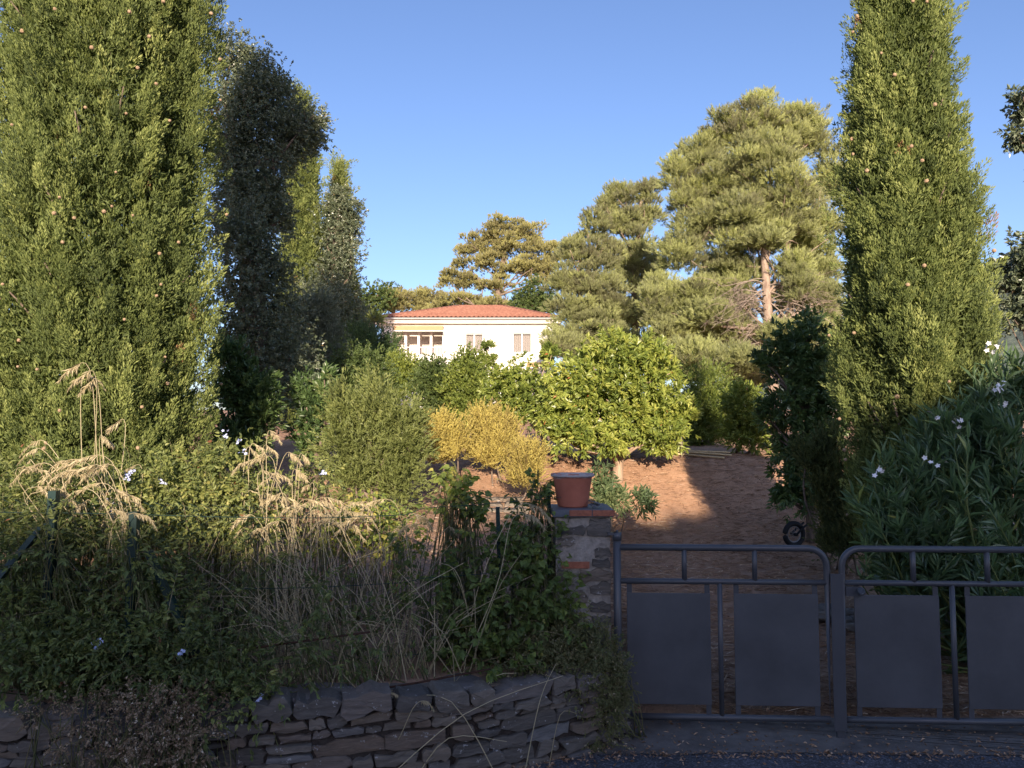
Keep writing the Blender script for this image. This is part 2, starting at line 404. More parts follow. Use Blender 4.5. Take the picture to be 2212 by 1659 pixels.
def crown_mesh(mb, lobes, style, seed, lod=2.4, tint=.5, **over):
    st = dict(STY[style]); st.update(over); rng = np.random.default_rng(seed)
    for l in lobes:
        c, Rr = lobe_world(l); D = l[2]
        dens = l[6] if len(l) > 6 else 1.
        L = max(st['L'], lod*D/769); W = st['W']*L/st['L']; W = max(W, (.42 if style == 'pine' else .6)*D/769)
        tl = max(st['tl'], L*.9)
        a, b, c_ = Rr; area = 4*math.pi*(((a*b)**1.6+(a*c_)**1.6+(b*c_)**1.6)/3)**(1/1.6)
        n = max(int(dens*st['lai']*area/(st['m']*.5*L*W)), 12)
        over_ = st['puff']*max(1., D/36)*.30 if 'puff' in st else st['cl']*.35+tl*.2
        Rr = np.maximum(Rr-over_, Rr*.45)
        per = st.get('per', 9); nc = max(n//per, 4)
        d = norm(rng.normal(size=(nc, 3)))
        rad = (1-st['depth']*rng.uniform(0, 1, nc)**1.6)*(1+st['amp']*lump(d, rng))
        cp = c + d*Rr*rad[:, None]
        ct = tint + rng.normal(size=nc)*.17
        idx = rng.integers(0, nc, n)
        clr = max(st['cl'], .55*L) * min(1., min(Rr)/.35)
        dd = d[idx]
        P = cp[idx] + np.clip(rng.normal(size=(n, 3)), -1.7, 1.7)*clr
        A = norm(dd/Rr)*(1-st['up']) + np.array([0, 0, st['up']]) + rng.normal(size=(n, 3))*.33
        if 'puff' in st:
            o = norm(rng.normal(size=(n, 3))); o[:, 2] = np.where(o[:, 2] < -.2, -o[:, 2]*.6, o[:, 2])
            pr = st['puff']*rng.uniform(.7, 1.25, nc)[idx]*max(1., D/36)
            P = cp[idx] + o*np.array([1, 1, .78])*(pr*rng.uniform(.35, 1., n)**.6)[:, None]
            A = o*.75 + norm(dd/Rr)*.2 + np.array([0, 0, .55]) + rng.normal(size=(n, 3))*.2
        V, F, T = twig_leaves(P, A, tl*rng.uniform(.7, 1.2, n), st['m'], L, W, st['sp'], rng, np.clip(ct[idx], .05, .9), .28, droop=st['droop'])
        mb.add(V, F, T)
        ns = int(st.get('shoots', 0)*a*b)
        if ns:
            e = norm(rng.normal(size=(ns, 3))); e[:, 2] = abs(e[:, 2])*.8+.3; e = norm(e)
            P = c + e*Rr*rng.uniform(.8, 1., ns)[:, None]; A = np.array([0, 0, 1.])+e*.35+rng.normal(size=(ns, 3))*.13
            V, F, T = twig_leaves(P, A, st.get('shoot_len', .4)*rng.uniform(.5, 1.1, ns), st['m'], L*.9, W, st['sp']*.75, rng, np.clip(tint+.25+rng.normal(size=ns)*.1, 0, .95), .2, droop=st['droop'])
            mb.add(V, F, T)

def px_path(pts): return np.array([at(p[0], p[1], p[2]) for p in pts])

def limbs(mb, trunk, lobes, seed, r0, n=7, every=1, rmin=.012, wob=.12):
    """trunk through its points, and one limb from it into each lobe"""
    rng = np.random.default_rng(seed); T = curve(trunk, 16)
    rr = np.linspace(r0, max(r0*.4, rmin), 16); mb.tube(T, rr, 9, .5)
    for l in lobes[::every]:
        c, Rr = lobe_world(l)
        q = np.argmin(np.linalg.norm(T-c, axis=1) + .5*np.maximum(T[:, 2]-c[2]+.3*abs(c[0]-T[:, 0]), 0))
        q = int(np.clip(q-3, 3, 14)); s = T[q]
        mid = s + (c-s)*.5 + rng.normal(size=3)*wob*np.linalg.norm(c-s) + np.array([0, 0, -.06*np.linalg.norm(c-s)])
        pts = curve([s, mid, c + rng.normal(size=3)*Rr*.3], 9)
        mb.tube(pts, np.linspace(rr[q]*.40, rmin*.5, 9), 6, .5)
        for _ in range(2):
            k = rng.integers(3, 8); e = c + norm(rng.normal(size=3))*Rr*.8
            mb.tube(curve([pts[k], (pts[k]+e)/2+rng.normal(size=3)*.1*Rr, e], 6), np.linspace(rmin*1.2, rmin*.4, 6), 5, .5)

def plant(name, label, cat, lobes, style, mat, seed, base=None, trunk=None, r0=.05, group=None, bark_='bark', crown='crown', wood='trunk', limb_every=1, rmin=.012, **over):
    """tree or shrub: foliage and woody parts under one root standing on the ground"""
    if base is None:
        cs = np.array([lobe_world(l)[0] for l in lobes]); base = (cs[:, 0].mean(), cs[:, 1].mean())
    b = np.array([base[0], base[1], float(g(base[0], base[1]))-.02])
    t = thing(name, label, cat, b, group)
    mb = MB(); crown_mesh(mb, lobes, style, seed, **over); mb.build(crown, M[mat], t)
    w = MB()
    if trunk is None:
        rng = np.random.default_rng(seed+7)
        for l in lobes[::limb_every]:
            c, Rr = lobe_world(l)
            st = b + np.array([rng.normal()*.08, rng.normal()*.08, 0])
            w.tube(curve([st, (st+c)/2+rng.normal(size=3)*.08, c, c+np.array([0, 0, Rr[2]*.6])], 10), np.linspace(r0, rmin*.5, 10), 6)
    else:
        limbs(w, [b]+[np.array(p) for p in trunk], lobes, seed+5, r0, every=limb_every, rmin=rmin)
    w.build(wood, M[bark_], t, True)
    return t

# ------------------------------------------------------------------ the ground, the road, the hill
def build_ground():
    xs = np.concatenate([-np.geomspace(900, 7, 26), np.arange(-6.5, 7.5, .09), np.geomspace(8, 900, 26)])
    ys = np.concatenate([np.linspace(-200, -6, 12), np.arange(-5, 3, .5), np.arange(3.1, 14, .08), np.arange(14.2, 45, .5), np.geomspace(46, 1500, 26)])
    X, Y = np.meshgrid(xs, ys, indexing='ij'); Z = g(X, Y)
    fade = np.clip((Y-5.2)/1.5, 0, 1)*(Y < 40)
    rng = np.random.default_rng(3)
    Z = Z + (rng.normal(size=Z.shape)*.010)*fade
    V = np.stack([X, Y, Z], -1).reshape(-1, 3); ny = len(ys)
    i = (np.arange(len(xs)-1)[:, None]*ny + np.arange(ny-1)[None]).ravel()
    F = np.concatenate([np.stack([i, i+ny, i+ny+1], -1), np.stack([i, i+ny+1, i+1], -1)])
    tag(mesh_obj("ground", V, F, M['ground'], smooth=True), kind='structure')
build_ground()

def sheet(name, poly, z, mat):
    V = [(x, y, z) for x, y in poly]; n = len(V)
    F = [(0, i, i+1) for i in range(1, n-1)]
    return tag(mesh_obj(name, V, F, mat), kind='structure')
_r = np.random.default_rng(8); _ex = np.arange(.45, 7.1, .09)
sheet("road", [(-60, -5.5), (60, -5.5), (60, 4.50), (.3, 4.50), (-60, 4.30)], .004, M['asphalt'])
sheet("driveway_apron", [(.62, 4.88)] + [(x, 4.355-.012*x+_r.normal()*.012) for x in _ex] + [(7.1, 4.86)], .009, M['concrete'])

def build_hill():
    nx, ny = 150, 60
    x = np.linspace(60, 1250, nx); y = np.linspace(420, 1300, ny)
    X, Y = np.meshgrid(x, y, indexing='ij')
    ridge = 200*np.exp(-((X-620)/330)**2)*np.exp(-((Y-800)/260)**2)
    rng = np.random.default_rng(5)
    Z = 12 + ridge + ridge*.08*np.sin(X*.021+1.)*np.cos(Y*.017) + ridge*.05*np.sin(X*.05+Y*.02)
    Z += rng.normal(size=Z.shape)*1.6*(ridge > 15)
    edge = np.minimum(np.minimum(X-60, 1250-X)/60, np.minimum(Y-420, 1300-Y)/60)
    Z = np.where(edge < 1, Z*np.clip(edge, 0, 1)+ (8)*(1-np.clip(edge, 0, 1)), Z)
    V = np.stack([X, Y, Z], -1).reshape(-1, 3)
    i = (np.arange(nx-1)[:, None]*ny + np.arange(ny-1)[None]).ravel()
    F = np.concatenate([np.stack([i, i+ny, i+ny+1], -1), np.stack([i, i+ny+1, i+1], -1)])
    tag(mesh_obj("hill", V, F, M['hill'], smooth=False), kind='structure')
build_hill()

def litter():
    rng = np.random.default_rng(11); n = 34000
    y = 4.95 + 8.0*rng.uniform(0, 1, n)**1.5; x = rng.uniform(.35, 4.6, n)
    n2 = 12000; y = np.append(y, rng.uniform(5.0, 12, n2)); x = np.append(x, rng.uniform(-3.2, 1.0, n2)); n += n2
    P = np.stack([x, y, g(x, y)+.006], -1)
    a = rng.uniform(0, 6.28, n); A = np.stack([np.cos(a), np.sin(a)*.7, rng.normal(size=n)*.10+.05], -1)
    L = rng.uniform(.05, .16, n); W = rng.uniform(.004, .010, n)
    up = np.tile(np.array([0, 0, 1.]), (n, 1)) + rng.normal(size=(n, 3))*.2
    V, F, k = leaf_geo(P, A, L, W, rng, .1, .05, N=up)
    cl = np.clip(.45 + .25*np.sin(2.1*x+1.3*y)*np.cos(1.7*y-.8*x) + rng.normal(size=n)*.2, 0, 1)
    m = MB(); m.add(V, F, np.repeat(cl, k))
    # dead leaves and grit where the road meets the wall and the gate
    n4 = 2600; x = rng.uniform(-2.5, 4., n4); e = np.where(x < .55, wall_y(x)-.03, 4.36); y = e - np.abs(rng.normal(size=n4))*np.where(x < .55, .10, .06) + np.where(x > .6, rng.uniform(0, .5, n4)*(rng.uniform(0, 1, n4) < .5), 0)
    P = np.stack([x, y, np.full(n4, .014)], -1); a = rng.uniform(0, 6.28, n4); A = np.stack([np.cos(a), np.sin(a), rng.normal(size=n4)*.25], -1)
    V, F, k = leaf_geo(P, A, rng.uniform(.008, .038, n4), rng.uniform(.004, .014, n4), rng, .3, .2); m.add(V, F, np.repeat(rng.uniform(0, .8, n4)**1.4, k))
    # dead leaves and crumbs
    n3 = 2600; y = 4.9+7*rng.uniform(0, 1, n3)**1.4; x = rng.uniform(.6, 4.4, n3)
    P = np.stack([x, y, g(x, y)+.008], -1); a = rng.uniform(0, 6.28, n3)
    A = np.stack([np.cos(a), np.sin(a), rng.normal(size=n3)*.3], -1)
    V, F, k = leaf_geo(P, A, rng.uniform(.015, .04, n3), rng.uniform(.01, .02, n3), rng, .3, .2)
    m.add(V, F, np.repeat(rng.uniform(.3, 1., n3)**1.5, k))
    o = m.build("needle_litter", M['litter']); tag(o, "dry brown needles and straw strewn over the driveway and garden soil", "needle litter", None, 'stuff')
litter()

# ------------------------------------------------------------------ house
def house():
    Y0 = 40.; k = F_PX/Y0
    X = lambda px: (px-CX)/F_PX*Y0
    Z = lambda py: float(at(CX, py, Y0)[2])
    gz = float(g(0, Y0))
    t = thing("villa", "white villa with red tiled hip roof beyond the garden", "house", (X(1020), Y0, gz-.3))
    xl, xr = X(822), X(1197); zt = Z(700); depth = 9.5; zb = gz-.5
    tx0, tx1 = X(846), X(960); tz0, tz1 = Z(766), Z(704)          # terrace opening
    w1 = (X(1004), X(1044), Z(764), Z(720)); w2 = (X(1107), X(1149), Z(762), Z(719))
    m = MB(); th = .3
    def front(x0, x1, z0, z1): m.box((x0, Y0, z0), (x1, Y0+th, z1), .5)
    front(xl, tx0, zb, zt); front(tx1, w1[0], zb, zt); front(w1[1], w2[0], zb, zt); front(w2[1], xr, zb, zt)
    front(tx0, tx1, zb, tz0); front(tx0, tx1, tz1, zt)
    for w in (w1, w2): front(w[0], w[1], zb, w[2]); front(w[0], w[1], w[3], zt)
    m.box((xl, Y0+th, zb), (xl+th, Y0+depth, zt)); m.box((xr-th, Y0+th, zb), (xr, Y0+depth, zt)); m.box((xl+th, Y0+depth-th, zb), (xr-th, Y0+depth, zt))
    m.box((xl-.35, Y0-.32, zt), (xr+.35, Y0+depth+.3, zt+.10))       # cornice slab
    m.box((xl-.42, Y0-.40, zt+.10), (xr+.42, Y0+depth+.36, zt+.17))
    m.build("wall", M['render'], t)
    mi = MB(); mi.box((tx0-.5, Y0+1.3, tz0-.2), (tx1+.5, Y0+1.4, tz1+.1)); mi.box((tx0-.5, Y0+th, tz0-.16), (tx1+.5, Y0+1.3, tz0-.02)); mi.box((w1[0]-1.5, Y0+3., gz), (xr-th, Y0+3.1, zt-.1))
    mi.box((tx1+.1, Y0+th, tz0-.2), (tx1+.2, Y0+1.3, tz1+.1))
    mi.build("inner_wall", M['interior'], t)
    # windows with panes, sills, shutters
    for w in (w1, w2):
        f = MB(); fr = .045; y0, y1 = Y0+.10, Y0+.17
        f.box((w[0], y0, w[2]), (w[0]+fr, y1, w[3])); f.box((w[1]-fr, y0, w[2]), (w[1], y1, w[3]))
        f.box((w[0]+fr, y0, w[2]), (w[1]-fr, y1, w[2]+fr)); f.box((w[0]+fr, y0, w[3]-fr), (w[1]-fr, y1, w[3]))
        mx = (w[0]+w[1])/2; f.box((mx-.03, y0-.004, w[2]+fr), (mx+.03, y1, w[3]-fr))
        fo = f.build("window", M['white_frame'], t)
        p = MB(); p.box((w[0]+fr, Y0+.13, w[2]+fr), (w[1]-fr, Y0+.137, w[3]-fr)); p.build("pane", M['glass'], fo)
        c = MB(); xs = np.linspace(w[0]+.02, w[1]-.02, 60)
        for i in range(59):
            a, b = .28+.03*math.sin(i*1.3), .28+.03*math.sin((i+1)*1.3)
            c.add([(xs[i], Y0+a, w[2]), (xs[i+1], Y0+b, w[2]), (xs[i+1], Y0+b, w[3]), (xs[i], Y0+a, w[3])], [(0, 1, 2), (0, 2, 3)])
        c.build("curtain", M['curtain'], fo)
        s = MB(); s.box((w[0]-.06, Y0-.06, w[2]-.06), (w[1]+.06, Y0-.003, w[2])); s.build("sill", M['white_frame'], fo)
    def shutter(x0, x1, z0, z1):
        s = MB(); s.box((x0, Y0-.05, z0), (x1, Y0-.012, z1))
        for q in (.18, .82): s.box((x0+.03, Y0-.07, z0+(z1-z0)*q-.05), (x1-.03, Y0-.05, z0+(z1-z0)*q+.05))
        for xx in (x0, x1): s.box((xx-.012, Y0-.06, z0), (xx+.012, Y0-.012, z1))
        so = s.build("shutter", M['white_frame'], t)
        h = MB(); h.box((x0+.02, Y0-.085, (z0+z1)/2-.05), (x0+.06, Y0-.05, (z0+z1)/2+.05)); h.build("latch", M['steel'], so)
    shutter(X(1085), X(1105.5), w2[2], w2[3]); shutter(X(1150.5), X(1171), w2[2], w2[3])
    shutter(X(982), X(1002.5), w1[2], w1[3]); shutter(X(1045.5), X(1063), w1[2], w1[3])
    # terrace front: posts, glazing, railing
    for px in (875, 903, 930, 957):
        p = MB(); x = X(px); p.box((x-.06, Y0+.02, tz0), (x+.06, Y0+.2, tz1)); p.build("terrace_post", M['white_frame'], t)
    for a, b in ((905, 928), (932, 955)):
        p = MB(); p.box((X(a), Y0+.9, tz0), (X(b), Y0+.91, tz1-.1)); p.build("glazing", M['glass'], t)
    r = MB(); z1 = tz0+.9*.42
    r.box((tx0, Y0+.0, z1), (tx1, Y0+.05, z1+.025))
    for x in np.arange(tx0+.1, tx1, .16): r.box((x-.006, Y0+.012, tz0), (x+.006, Y0+.037, z1))
    r.build("railing", M['white_frame'], t)
    # awnings
    def awning(x0, x1, z0, z1, out):
        a = MB(); n = 24; xs = np.linspace(x0, x1, n)
        prof = [(0, z1), (-out, z0+(z1-z0)*.88), (-out, z0), (-out+.02, z0), (-out+.02, z0+(z1-z0)*.80), (0, z1-.04)]
        for j in range(len(prof)):
            p, q = prof[j], prof[(j+1) % len(prof)]
            a.add([(x0, Y0-.02+p[0], p[1]), (x1, Y0-.02+p[0], p[1]), (x1, Y0-.02+q[0], q[1]), (x0, Y0-.02+q[0], q[1])], [(0, 1, 2), (0, 2, 3)])
        ao = a.build("awning", M['awning'], t)
        b = MB(); b.tube([(x0-.05, Y0-.02-out+.01, z0), (x1+.05, Y0-.02-out+.01, z0)], .03, 8); b.tube([(x0+.1, Y0, z1-.2), (x0+.1, Y0-out+.02, z0+.05)], .02, 6); b.tube([(x1-.1, Y0, z1-.2), (x1-.1, Y0-out+.02, z0+.05)], .02, 6)
        b.build("awning_bar", M['white_frame'], ao)
    awning(X(853), X(958), Z(718), Z(706), .55); awning(X(1138), X(1171), Z(796), Z(783), .5)
    # gutter and wall lamp
    gt = MB(); n = 10; th_ = np.linspace(0, math.pi, n); zc = zt+.25; yc = Y0-.50
    pr = [(yc-.09*math.cos(a), zc-.09*math.sin(a)) for a in th_]
    for j in range(n-1):
        (a, b), (c, d) = pr[j], pr[j+1]
        gt.add([(xl-.5, a, b), (xr+.5, a, b), (xr+.5, c, d), (xl-.5, c, d)], [(0, 1, 2), (0, 2, 3)])
    gt.build("gutter", M['gutter'], t, True)
    l = MB(); l.box((xr, Y0+.25, Z(738)), (xr+.25, Y0+.35, Z(735))); l.tube([(xr+.25, Y0+.3, Z(742)), (xr+.25, Y0+.3, Z(733))], [.10, .06], 8); l.build("wall_lamp", M['white_frame'], t)
    # roof: four slopes of barrel tiles, cut along the hips
    ex0, ex1, ey0, ey1, ez = xl-.42, xr+.42, Y0-.46, Y0+depth+.42, zt+.22
    yr = (ey0+ey1)/2
    def on_ridge(px): return float(at(px, 663, yr)[0])
    rz = float(at(CX, 663.5, yr)[2]); rx0, rx1 = on_ridge(990), on_ridge(1088)
    A, B, Cc, Dd = (ex0, ey0), (ex1, ey0), (ex1, ey1), (ex0, ey1)
    def slope(e0, e1, r, bis):
        e0, e1 = np.array(e0), np.array(e1); u = norm(e1-e0); L = np.linalg.norm(e1-e0)
        nin = np.array([-u[1], u[0]]); run = float((np.array(r)-e0) @ nin)
        tw, nc = .235, 15
        us = np.arange(-.1, L+.1, tw/6); bm = bmesh.new(); rows = []
        vs = []
        for q in range(nc): vs += [(q/nc, .06), ((q+.97)/nc, .0)]
        vs.append((1., 0.))
        for v, lift in vs:
            row = []
            for uu in us:
                h = .06*abs(math.sin(math.pi*uu/tw))**.8 + lift
                p = e0 + u*uu + nin*run*v
                row.append(bm.verts.new((p[0], p[1], ez + (rz-ez)*v + h)))
            rows.append(row)
        for a, b in zip(rows[:-1], rows[1:]):
            for i in range(len(us)-1): bm.faces.new((a[i], a[i+1], b[i+1], b[i]))
        for co, no in bis:
            bmesh.ops.bisect_plane(bm, geom=bm.verts[:]+bm.edges[:]+bm.faces[:], plane_co=(co[0], co[1], 0), plane_no=(no[0], no[1], 0), clear_outer=True)
        bmesh.ops.triangulate(bm, faces=bm.faces[:]); bm.verts.index_update()
        V = np.array([v.co[:] for v in bm.verts]); Fc = np.array([[v.index for v in f.verts] for f in bm.faces]); bm.free()
        return V, Fc
    rm = MB(); R0, R1 = (rx0, yr), (rx1, yr)
    def pl(p, q, inside):
        p, q = np.array(p), np.array(q); d = q-p; n_ = np.array([-d[1], d[0]])
        if n_ @ (np.array(inside)-p) > 0: n_ = -n_
        return (p, n_)
    midf, midb = ((ex0+ex1)/2, ey0), ((ex0+ex1)/2, ey1)
    rm.add(*slope(A, B, R0, [pl(A, R0, midf), pl(B, R1, midf)]))
    rm.add(*slope(Cc, Dd, R1, [pl(Cc, R1, midb), pl(Dd, R0, midb)]))
    rm.add(*slope(B, Cc, R1, [pl(B, R1, (ex1, yr)), pl(Cc, R1, (ex1, yr))]))
    rm.add(*slope(Dd, A, R0, [pl(Dd, R0, (ex0, yr)), pl(A, R0, (ex0, yr))]))
    ro = rm.build("roof", M['roof'], t)
    cp = MB()
    for p, q in ((A, R0), (B, R1), (Cc, R1), (Dd, R0), (R0, R1)):
        zp = ez+.05 if p in (A, B, Cc, Dd) else rz+.05
        P = np.linspace((*p, zp), (*q, rz+.05), max(int(np.linalg.norm(np.subtract(p, q))/.2), 4))
        rr = np.where(np.arange(len(P)) % 2 == 0, .10, .085); cp.tube(P, rr, 8)
    cp.build("ridge_tile", M['roof'], ro, True)
house()

# ------------------------------------------------------------------ cypresses
def cypress(name, label, cx, cy, prof, seed, mat, n_plume, tl, L, W, m, lobes=7, group=None, cones=0, up=.62):
    """prof: list of (height above ground, radius)"""
    gz = float(g(cx, cy)); rng = np.random.default_rng(seed)
    t = thing(name, label, "tree", (cx, cy, gz-.02), group)
    hz = np.array([p[0] for p in prof]); hr = np.array([p[1] for p in prof])
    zz = np.linspace(hz[0], hz[-1], 400); w = np.interp(zz, hz, hr)+.05; cdf = np.cumsum(w); cdf /= cdf[-1]
    fa = rng.uniform(0, 6.28, 8); fb = rng.uniform(.8, 2.6, 8); fk = rng.integers(2, lobes+3, 8)
    def rmod(th, z): return 1 + .05*sum(np.sin(fk[i]*th + fb[i]*z*(.9) + fa[i]) for i in range(8))/1.8
    mb = MB()
    n = n_plume; z = np.interp(rng.uniform(0, 1, n), cdf, zz); th = rng.uniform(0, 6.28, n)
    nb = max(n//14, 8); bz = np.interp(rng.uniform(0, 1, nb), cdf, zz); bt = rng.uniform(0, 6.28, nb); idx = rng.integers(0, nb, n)
    g_ = rng.uniform(0, 1, n) < .80                   # most tufts sit on boughs, the rest between them
    rb = np.interp(bz, hz, hr)
    z = np.where(g_, np.clip(bz[idx]+rng.normal(size=n)*.9*tl, hz[0], hz[-1]), z)
    th = np.where(g_, bt[idx]+rng.normal(size=n)*.24*tl/np.maximum(rb[idx], .2), th)
    bo = np.where(g_, (.03-np.abs(rng.normal(size=nb))*.17)[idx], -.30) * tl/.27
    rad = np.interp(z, hz, hr)
    f = (1-.42*rng.uniform(0, 1, n)**2.2)*rmod(th, z)
    rr = np.maximum(rad*f + bo - .30*tl, .015)
    out = np.stack([np.cos(th), np.sin(th), 0*th], -1)
    P = np.stack([cx+rr*np.cos(th), cy+rr*np.sin(th), gz+z], -1)
    A = norm(out*(1-up) + np.array([0, 0, up]) + rng.normal(size=P.shape)*.18)
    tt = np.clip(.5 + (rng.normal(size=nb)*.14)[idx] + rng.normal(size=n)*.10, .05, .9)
    dead = rng.uniform(0, 1, n) < .005; tt = np.where(dead, 1.15, tt)
    ln = tl*rng.uniform(.55, 1.25, n)
    # blades of each tuft inside a flame shape round its axis
    Pt, At, lt = np.repeat(P, m, 0), np.repeat(A, m, 0), np.repeat(ln, m)
    u = rng.uniform(0, 1, n*m)**.85; per = norm(np.cross(At, rng.normal(size=(n*m, 3))))
    wd = .24*lt*np.sin(math.pi*np.clip(u*.82+.16, 0, 1))*rng.uniform(.2, 1, n*m)**.5
    B = Pt + At*(lt*u)[:, None] + per*wd[:, None]
    D = At + per*(.62-.38*u)[:, None] + rng.normal(size=At.shape)*.22 + np.array([0, 0, .15])
    ls = rng.uniform(.6, 1.25, n*m)
    V, F, k = leaf_geo(B, D, L*ls, W*ls, rng, .2, .05)
    mb.add(V, F, np.repeat(np.clip(np.repeat(tt, m) + .22*(u-.5) + rng.normal(size=n*m)*.09, 0, .95)*(np.repeat(dead, m) < .5) + np.repeat(dead, m), k))
    # inner blades that fill the crown, darker in tint than the tufts
    ni = int(n*3.2); z = np.interp(rng.uniform(0, 1, ni), cdf, zz); th = rng.uniform(0, 6.28, ni); rad = np.interp(z, hz, hr)*rmod(th, z)
    rr = np.maximum(rad*rng.uniform(.45, .80, ni)-.10*tl, .01); out = np.stack([np.cos(th), np.sin(th), 0*th], -1)
    P = np.repeat(np.stack([cx+rr*np.cos(th), cy+rr*np.sin(th), gz+z], -1), 9, 0) + rng.normal(size=(ni*9, 3))*.10*tl
    D = np.repeat(out, 9, 0)*.4+np.array([0, 0, .6])+rng.normal(size=P.shape)*.45
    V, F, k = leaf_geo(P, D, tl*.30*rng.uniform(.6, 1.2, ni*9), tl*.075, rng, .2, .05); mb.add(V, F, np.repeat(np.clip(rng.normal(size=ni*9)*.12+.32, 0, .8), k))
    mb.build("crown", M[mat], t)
    w_ = MB(); hgt = hz[-1]
    w_.tube([(cx, cy, gz-.1), (cx+.02, cy, gz+hgt*.5), (cx, cy, gz+hgt*.92)], [max(.10*hr.max(), .05), .05*hr.max(), .01], 9)
    for q in range(60):
        z0 = rng.uniform(.02, .85)*hgt; a = rng.uniform(0, 6.28); r1 = np.interp(z0+.3, hz, hr)*.8
        w_.tube([(cx, cy, gz+z0), (cx+r1*.5*math.cos(a), cy+r1*.5*math.sin(a), gz+z0+.15), (cx+r1*math.cos(a), cy+r1*math.sin(a), gz+z0+.5)], [.025, .015, .006], 5)
    w_.build("trunk", M['bark'], t, True)
    if cones:
        bmc = bmesh.new(); bmesh.ops.create_icosphere(bmc, subdivisions=2, radius=.0145)
        for v in bmc.verts:
            v.co *= 1 + .16*math.sin(v.co.x*330)*math.sin(v.co.y*330+1)*math.sin(v.co.z*330+2)
        me = bpy.data.meshes.new("cone"); bmc.to_mesh(me); bmc.free(); me.materials.append(M['cone'])
        los = math.atan2(-cy, -cx)
        for q in range(cones):
            a = los + rng.normal()*.75; zc = hz[0] + (min(hz[-1], 6.6)-hz[0])*rng.uniform(.02, 1)
            r_ = np.interp(zc, hz, hr)*rmod(np.array(a), np.array(zc)) + .02
            o = bpy.data.objects.new("cone", me); C.objects.link(o); o.parent = t
            o.location = (r_*math.cos(a), r_*math.sin(a), zc+.02); s = rng.uniform(.75, 1.2); o.scale = (s, s, s*1.1)
            o.rotation_euler = tuple(rng.uniform(0, 6, 3))
    return t

cypress("cypress", "very broad sunlit cypress dotted with pale cones behind the wire fence", -3.80, 7.0,
        [(.15, .94), (.8, 1.02), (1.8, 1.06), (3., 1.05), (4.2, 1.03), (5.4, 1.03), (6.6, .93), (7.8, .66), (8.8, .3), (9.3, .05)], 21, 'cypress', 8200, .25, .034, .0105, 84, cones=80, up=.68)
cypress("cypress", "tall sunlit cypress standing behind the flowering oleander and the gate", 3.31, 6.35,
        [(.3, .40), (1.2, .55), (1.9, .61), (2.5, .63), (3.5, .57), (4.4, .465), (5.15, .38), (5.9, .28), (6.5, .16), (7.0, .03)], 22, 'cypress', 5600, .22, .032, .0095, 84, cones=40, up=.68)
def far_cypress(label, px0, px1, ytop, D, seed, **kw):
    k = D/F_PX; cx = ((px0+px1)/2-CX)*k; rr = (px1-px0)/2*k*.95; gz = float(g(cx, D))
    h = float(at(CX, ytop, D)[2])-gz
    return cypress("slender_cypress", label, cx, D, [(.2, rr*.8), (h*.2, rr), (h*.55, rr*.97), (h*.8, rr*.7), (h*.93, rr*.35), (h, .03)], seed, 'cypress', 2600, .6, .085, .026, 60, **kw)
far_cypress("slender cypress half hidden by the oak crown, its lower side sunlit", 592, 694, 225, 22., 23)
far_cypress("dark narrow cypress with pointed top beside the slender sunlit one", 686, 766, 368, 27., 24)

# ------------------------------------------------------------------ trees
plant("holm_oak", "tall dark holm oak with open airy crown behind the broad cypress", "tree",
      [(500,115,12.5,45,55), (545,150,12.5,42,62), (575,215,12.5,48,52), (625,250,12.5,50,42), (668,275,12.5,32,38,.5), (515,230,12.5,45,60), (500,330,12.5,38,50,.6,.55), (560,320,12.5,40,30,.6,.5),
       (640,305,12.5,48,28,.6,.7), (530,415,12.5,42,26,.6,.6), (570,400,12.5,22,34,.5,.6), (600,180,12.5,26,22,.4), (520,400,12.2,48,60,.6), (500,470,12.2,50,60,.6), (560,450,12.2,42,44,.6,.8), (505,320,12.2,40,60,.6), (545,240,12.4,50,60,.6), (600,340,12.4,44,54,.5,.9), (575,400,12.3,40,44,.5,.8), (595,470,12.2,34,50,.5,.9), (620,290,12.4,40,36,.5)], 'oak', 'oak', 31,
      base=(-4.3, 12.5), trunk=[at(535,700,12.5), at(540,480,12.5), at(530,330,12.5), at(535,180,12.5)], r0=.2, limb_every=1, rmin=.02)
plant("holm_oak", "lower dark oak thick with leaves between the broad cypress and the olive", "tree",
      [(510,500,11.3,45,65), (545,540,11.3,50,60), (585,575,11.3,40,55), (520,620,11.3,70,70), (580,660,11.3,55,65), (510,740,11.3,60,70), (580,760,11.3,70,60), (630,800,11.3,50,60), (560,850,11.3,70,60)], 'oak', 'oak', 32,
      base=(-3.8, 11.3), trunk=[at(560,760,11.3), at(560,620,11.3), at(555,520,11.3)], r0=.16)
plant("holm_oak", "ragged oak crown overhanging the dark narrow cypress against the sky", "tree",
      [(735,440,22,26,40), (760,490,22,22,30,.5), (748,550,22,30,32,.6,.8), (765,455,22,18,26,.5), (720,480,22,34,60), (715,590,22,46,70), (730,690,22,46,60), (700,660,21,50,60)], 'oak', 'oak', 33,
      base=(-5.6, 22.5), trunk=[at(715,700,22), at(720,560,22), at(735,450,22)], r0=.16)
plant("olive_tree", "rounded silvery olive tree in shade between the dark oaks and the house", "tree",
      [(680,680,15,42,48), (640,720,15,50,66), (705,735,15,34,50), (670,800,15,55,60), (720,790,15,25,40,.4,.6)], 'olive', 'olive', 34,
      base=(-3.9, 15), trunk=[at(672,850,15), at(675,760,15)], r0=.11)
plant("laurel_shrub", "dark broad-leaved shrub in shade against the broad cypress", "shrub",
      [(500,800,9.2,40,60), (545,850,9.2,45,60), (510,880,9.2,50,70), (565,900,9.2,38,50), (520,960,9.2,60,50)], 'laurel', 'laurel', 35, base=(-3.2, 9.2), r0=.03, crown='foliage', wood='stems')
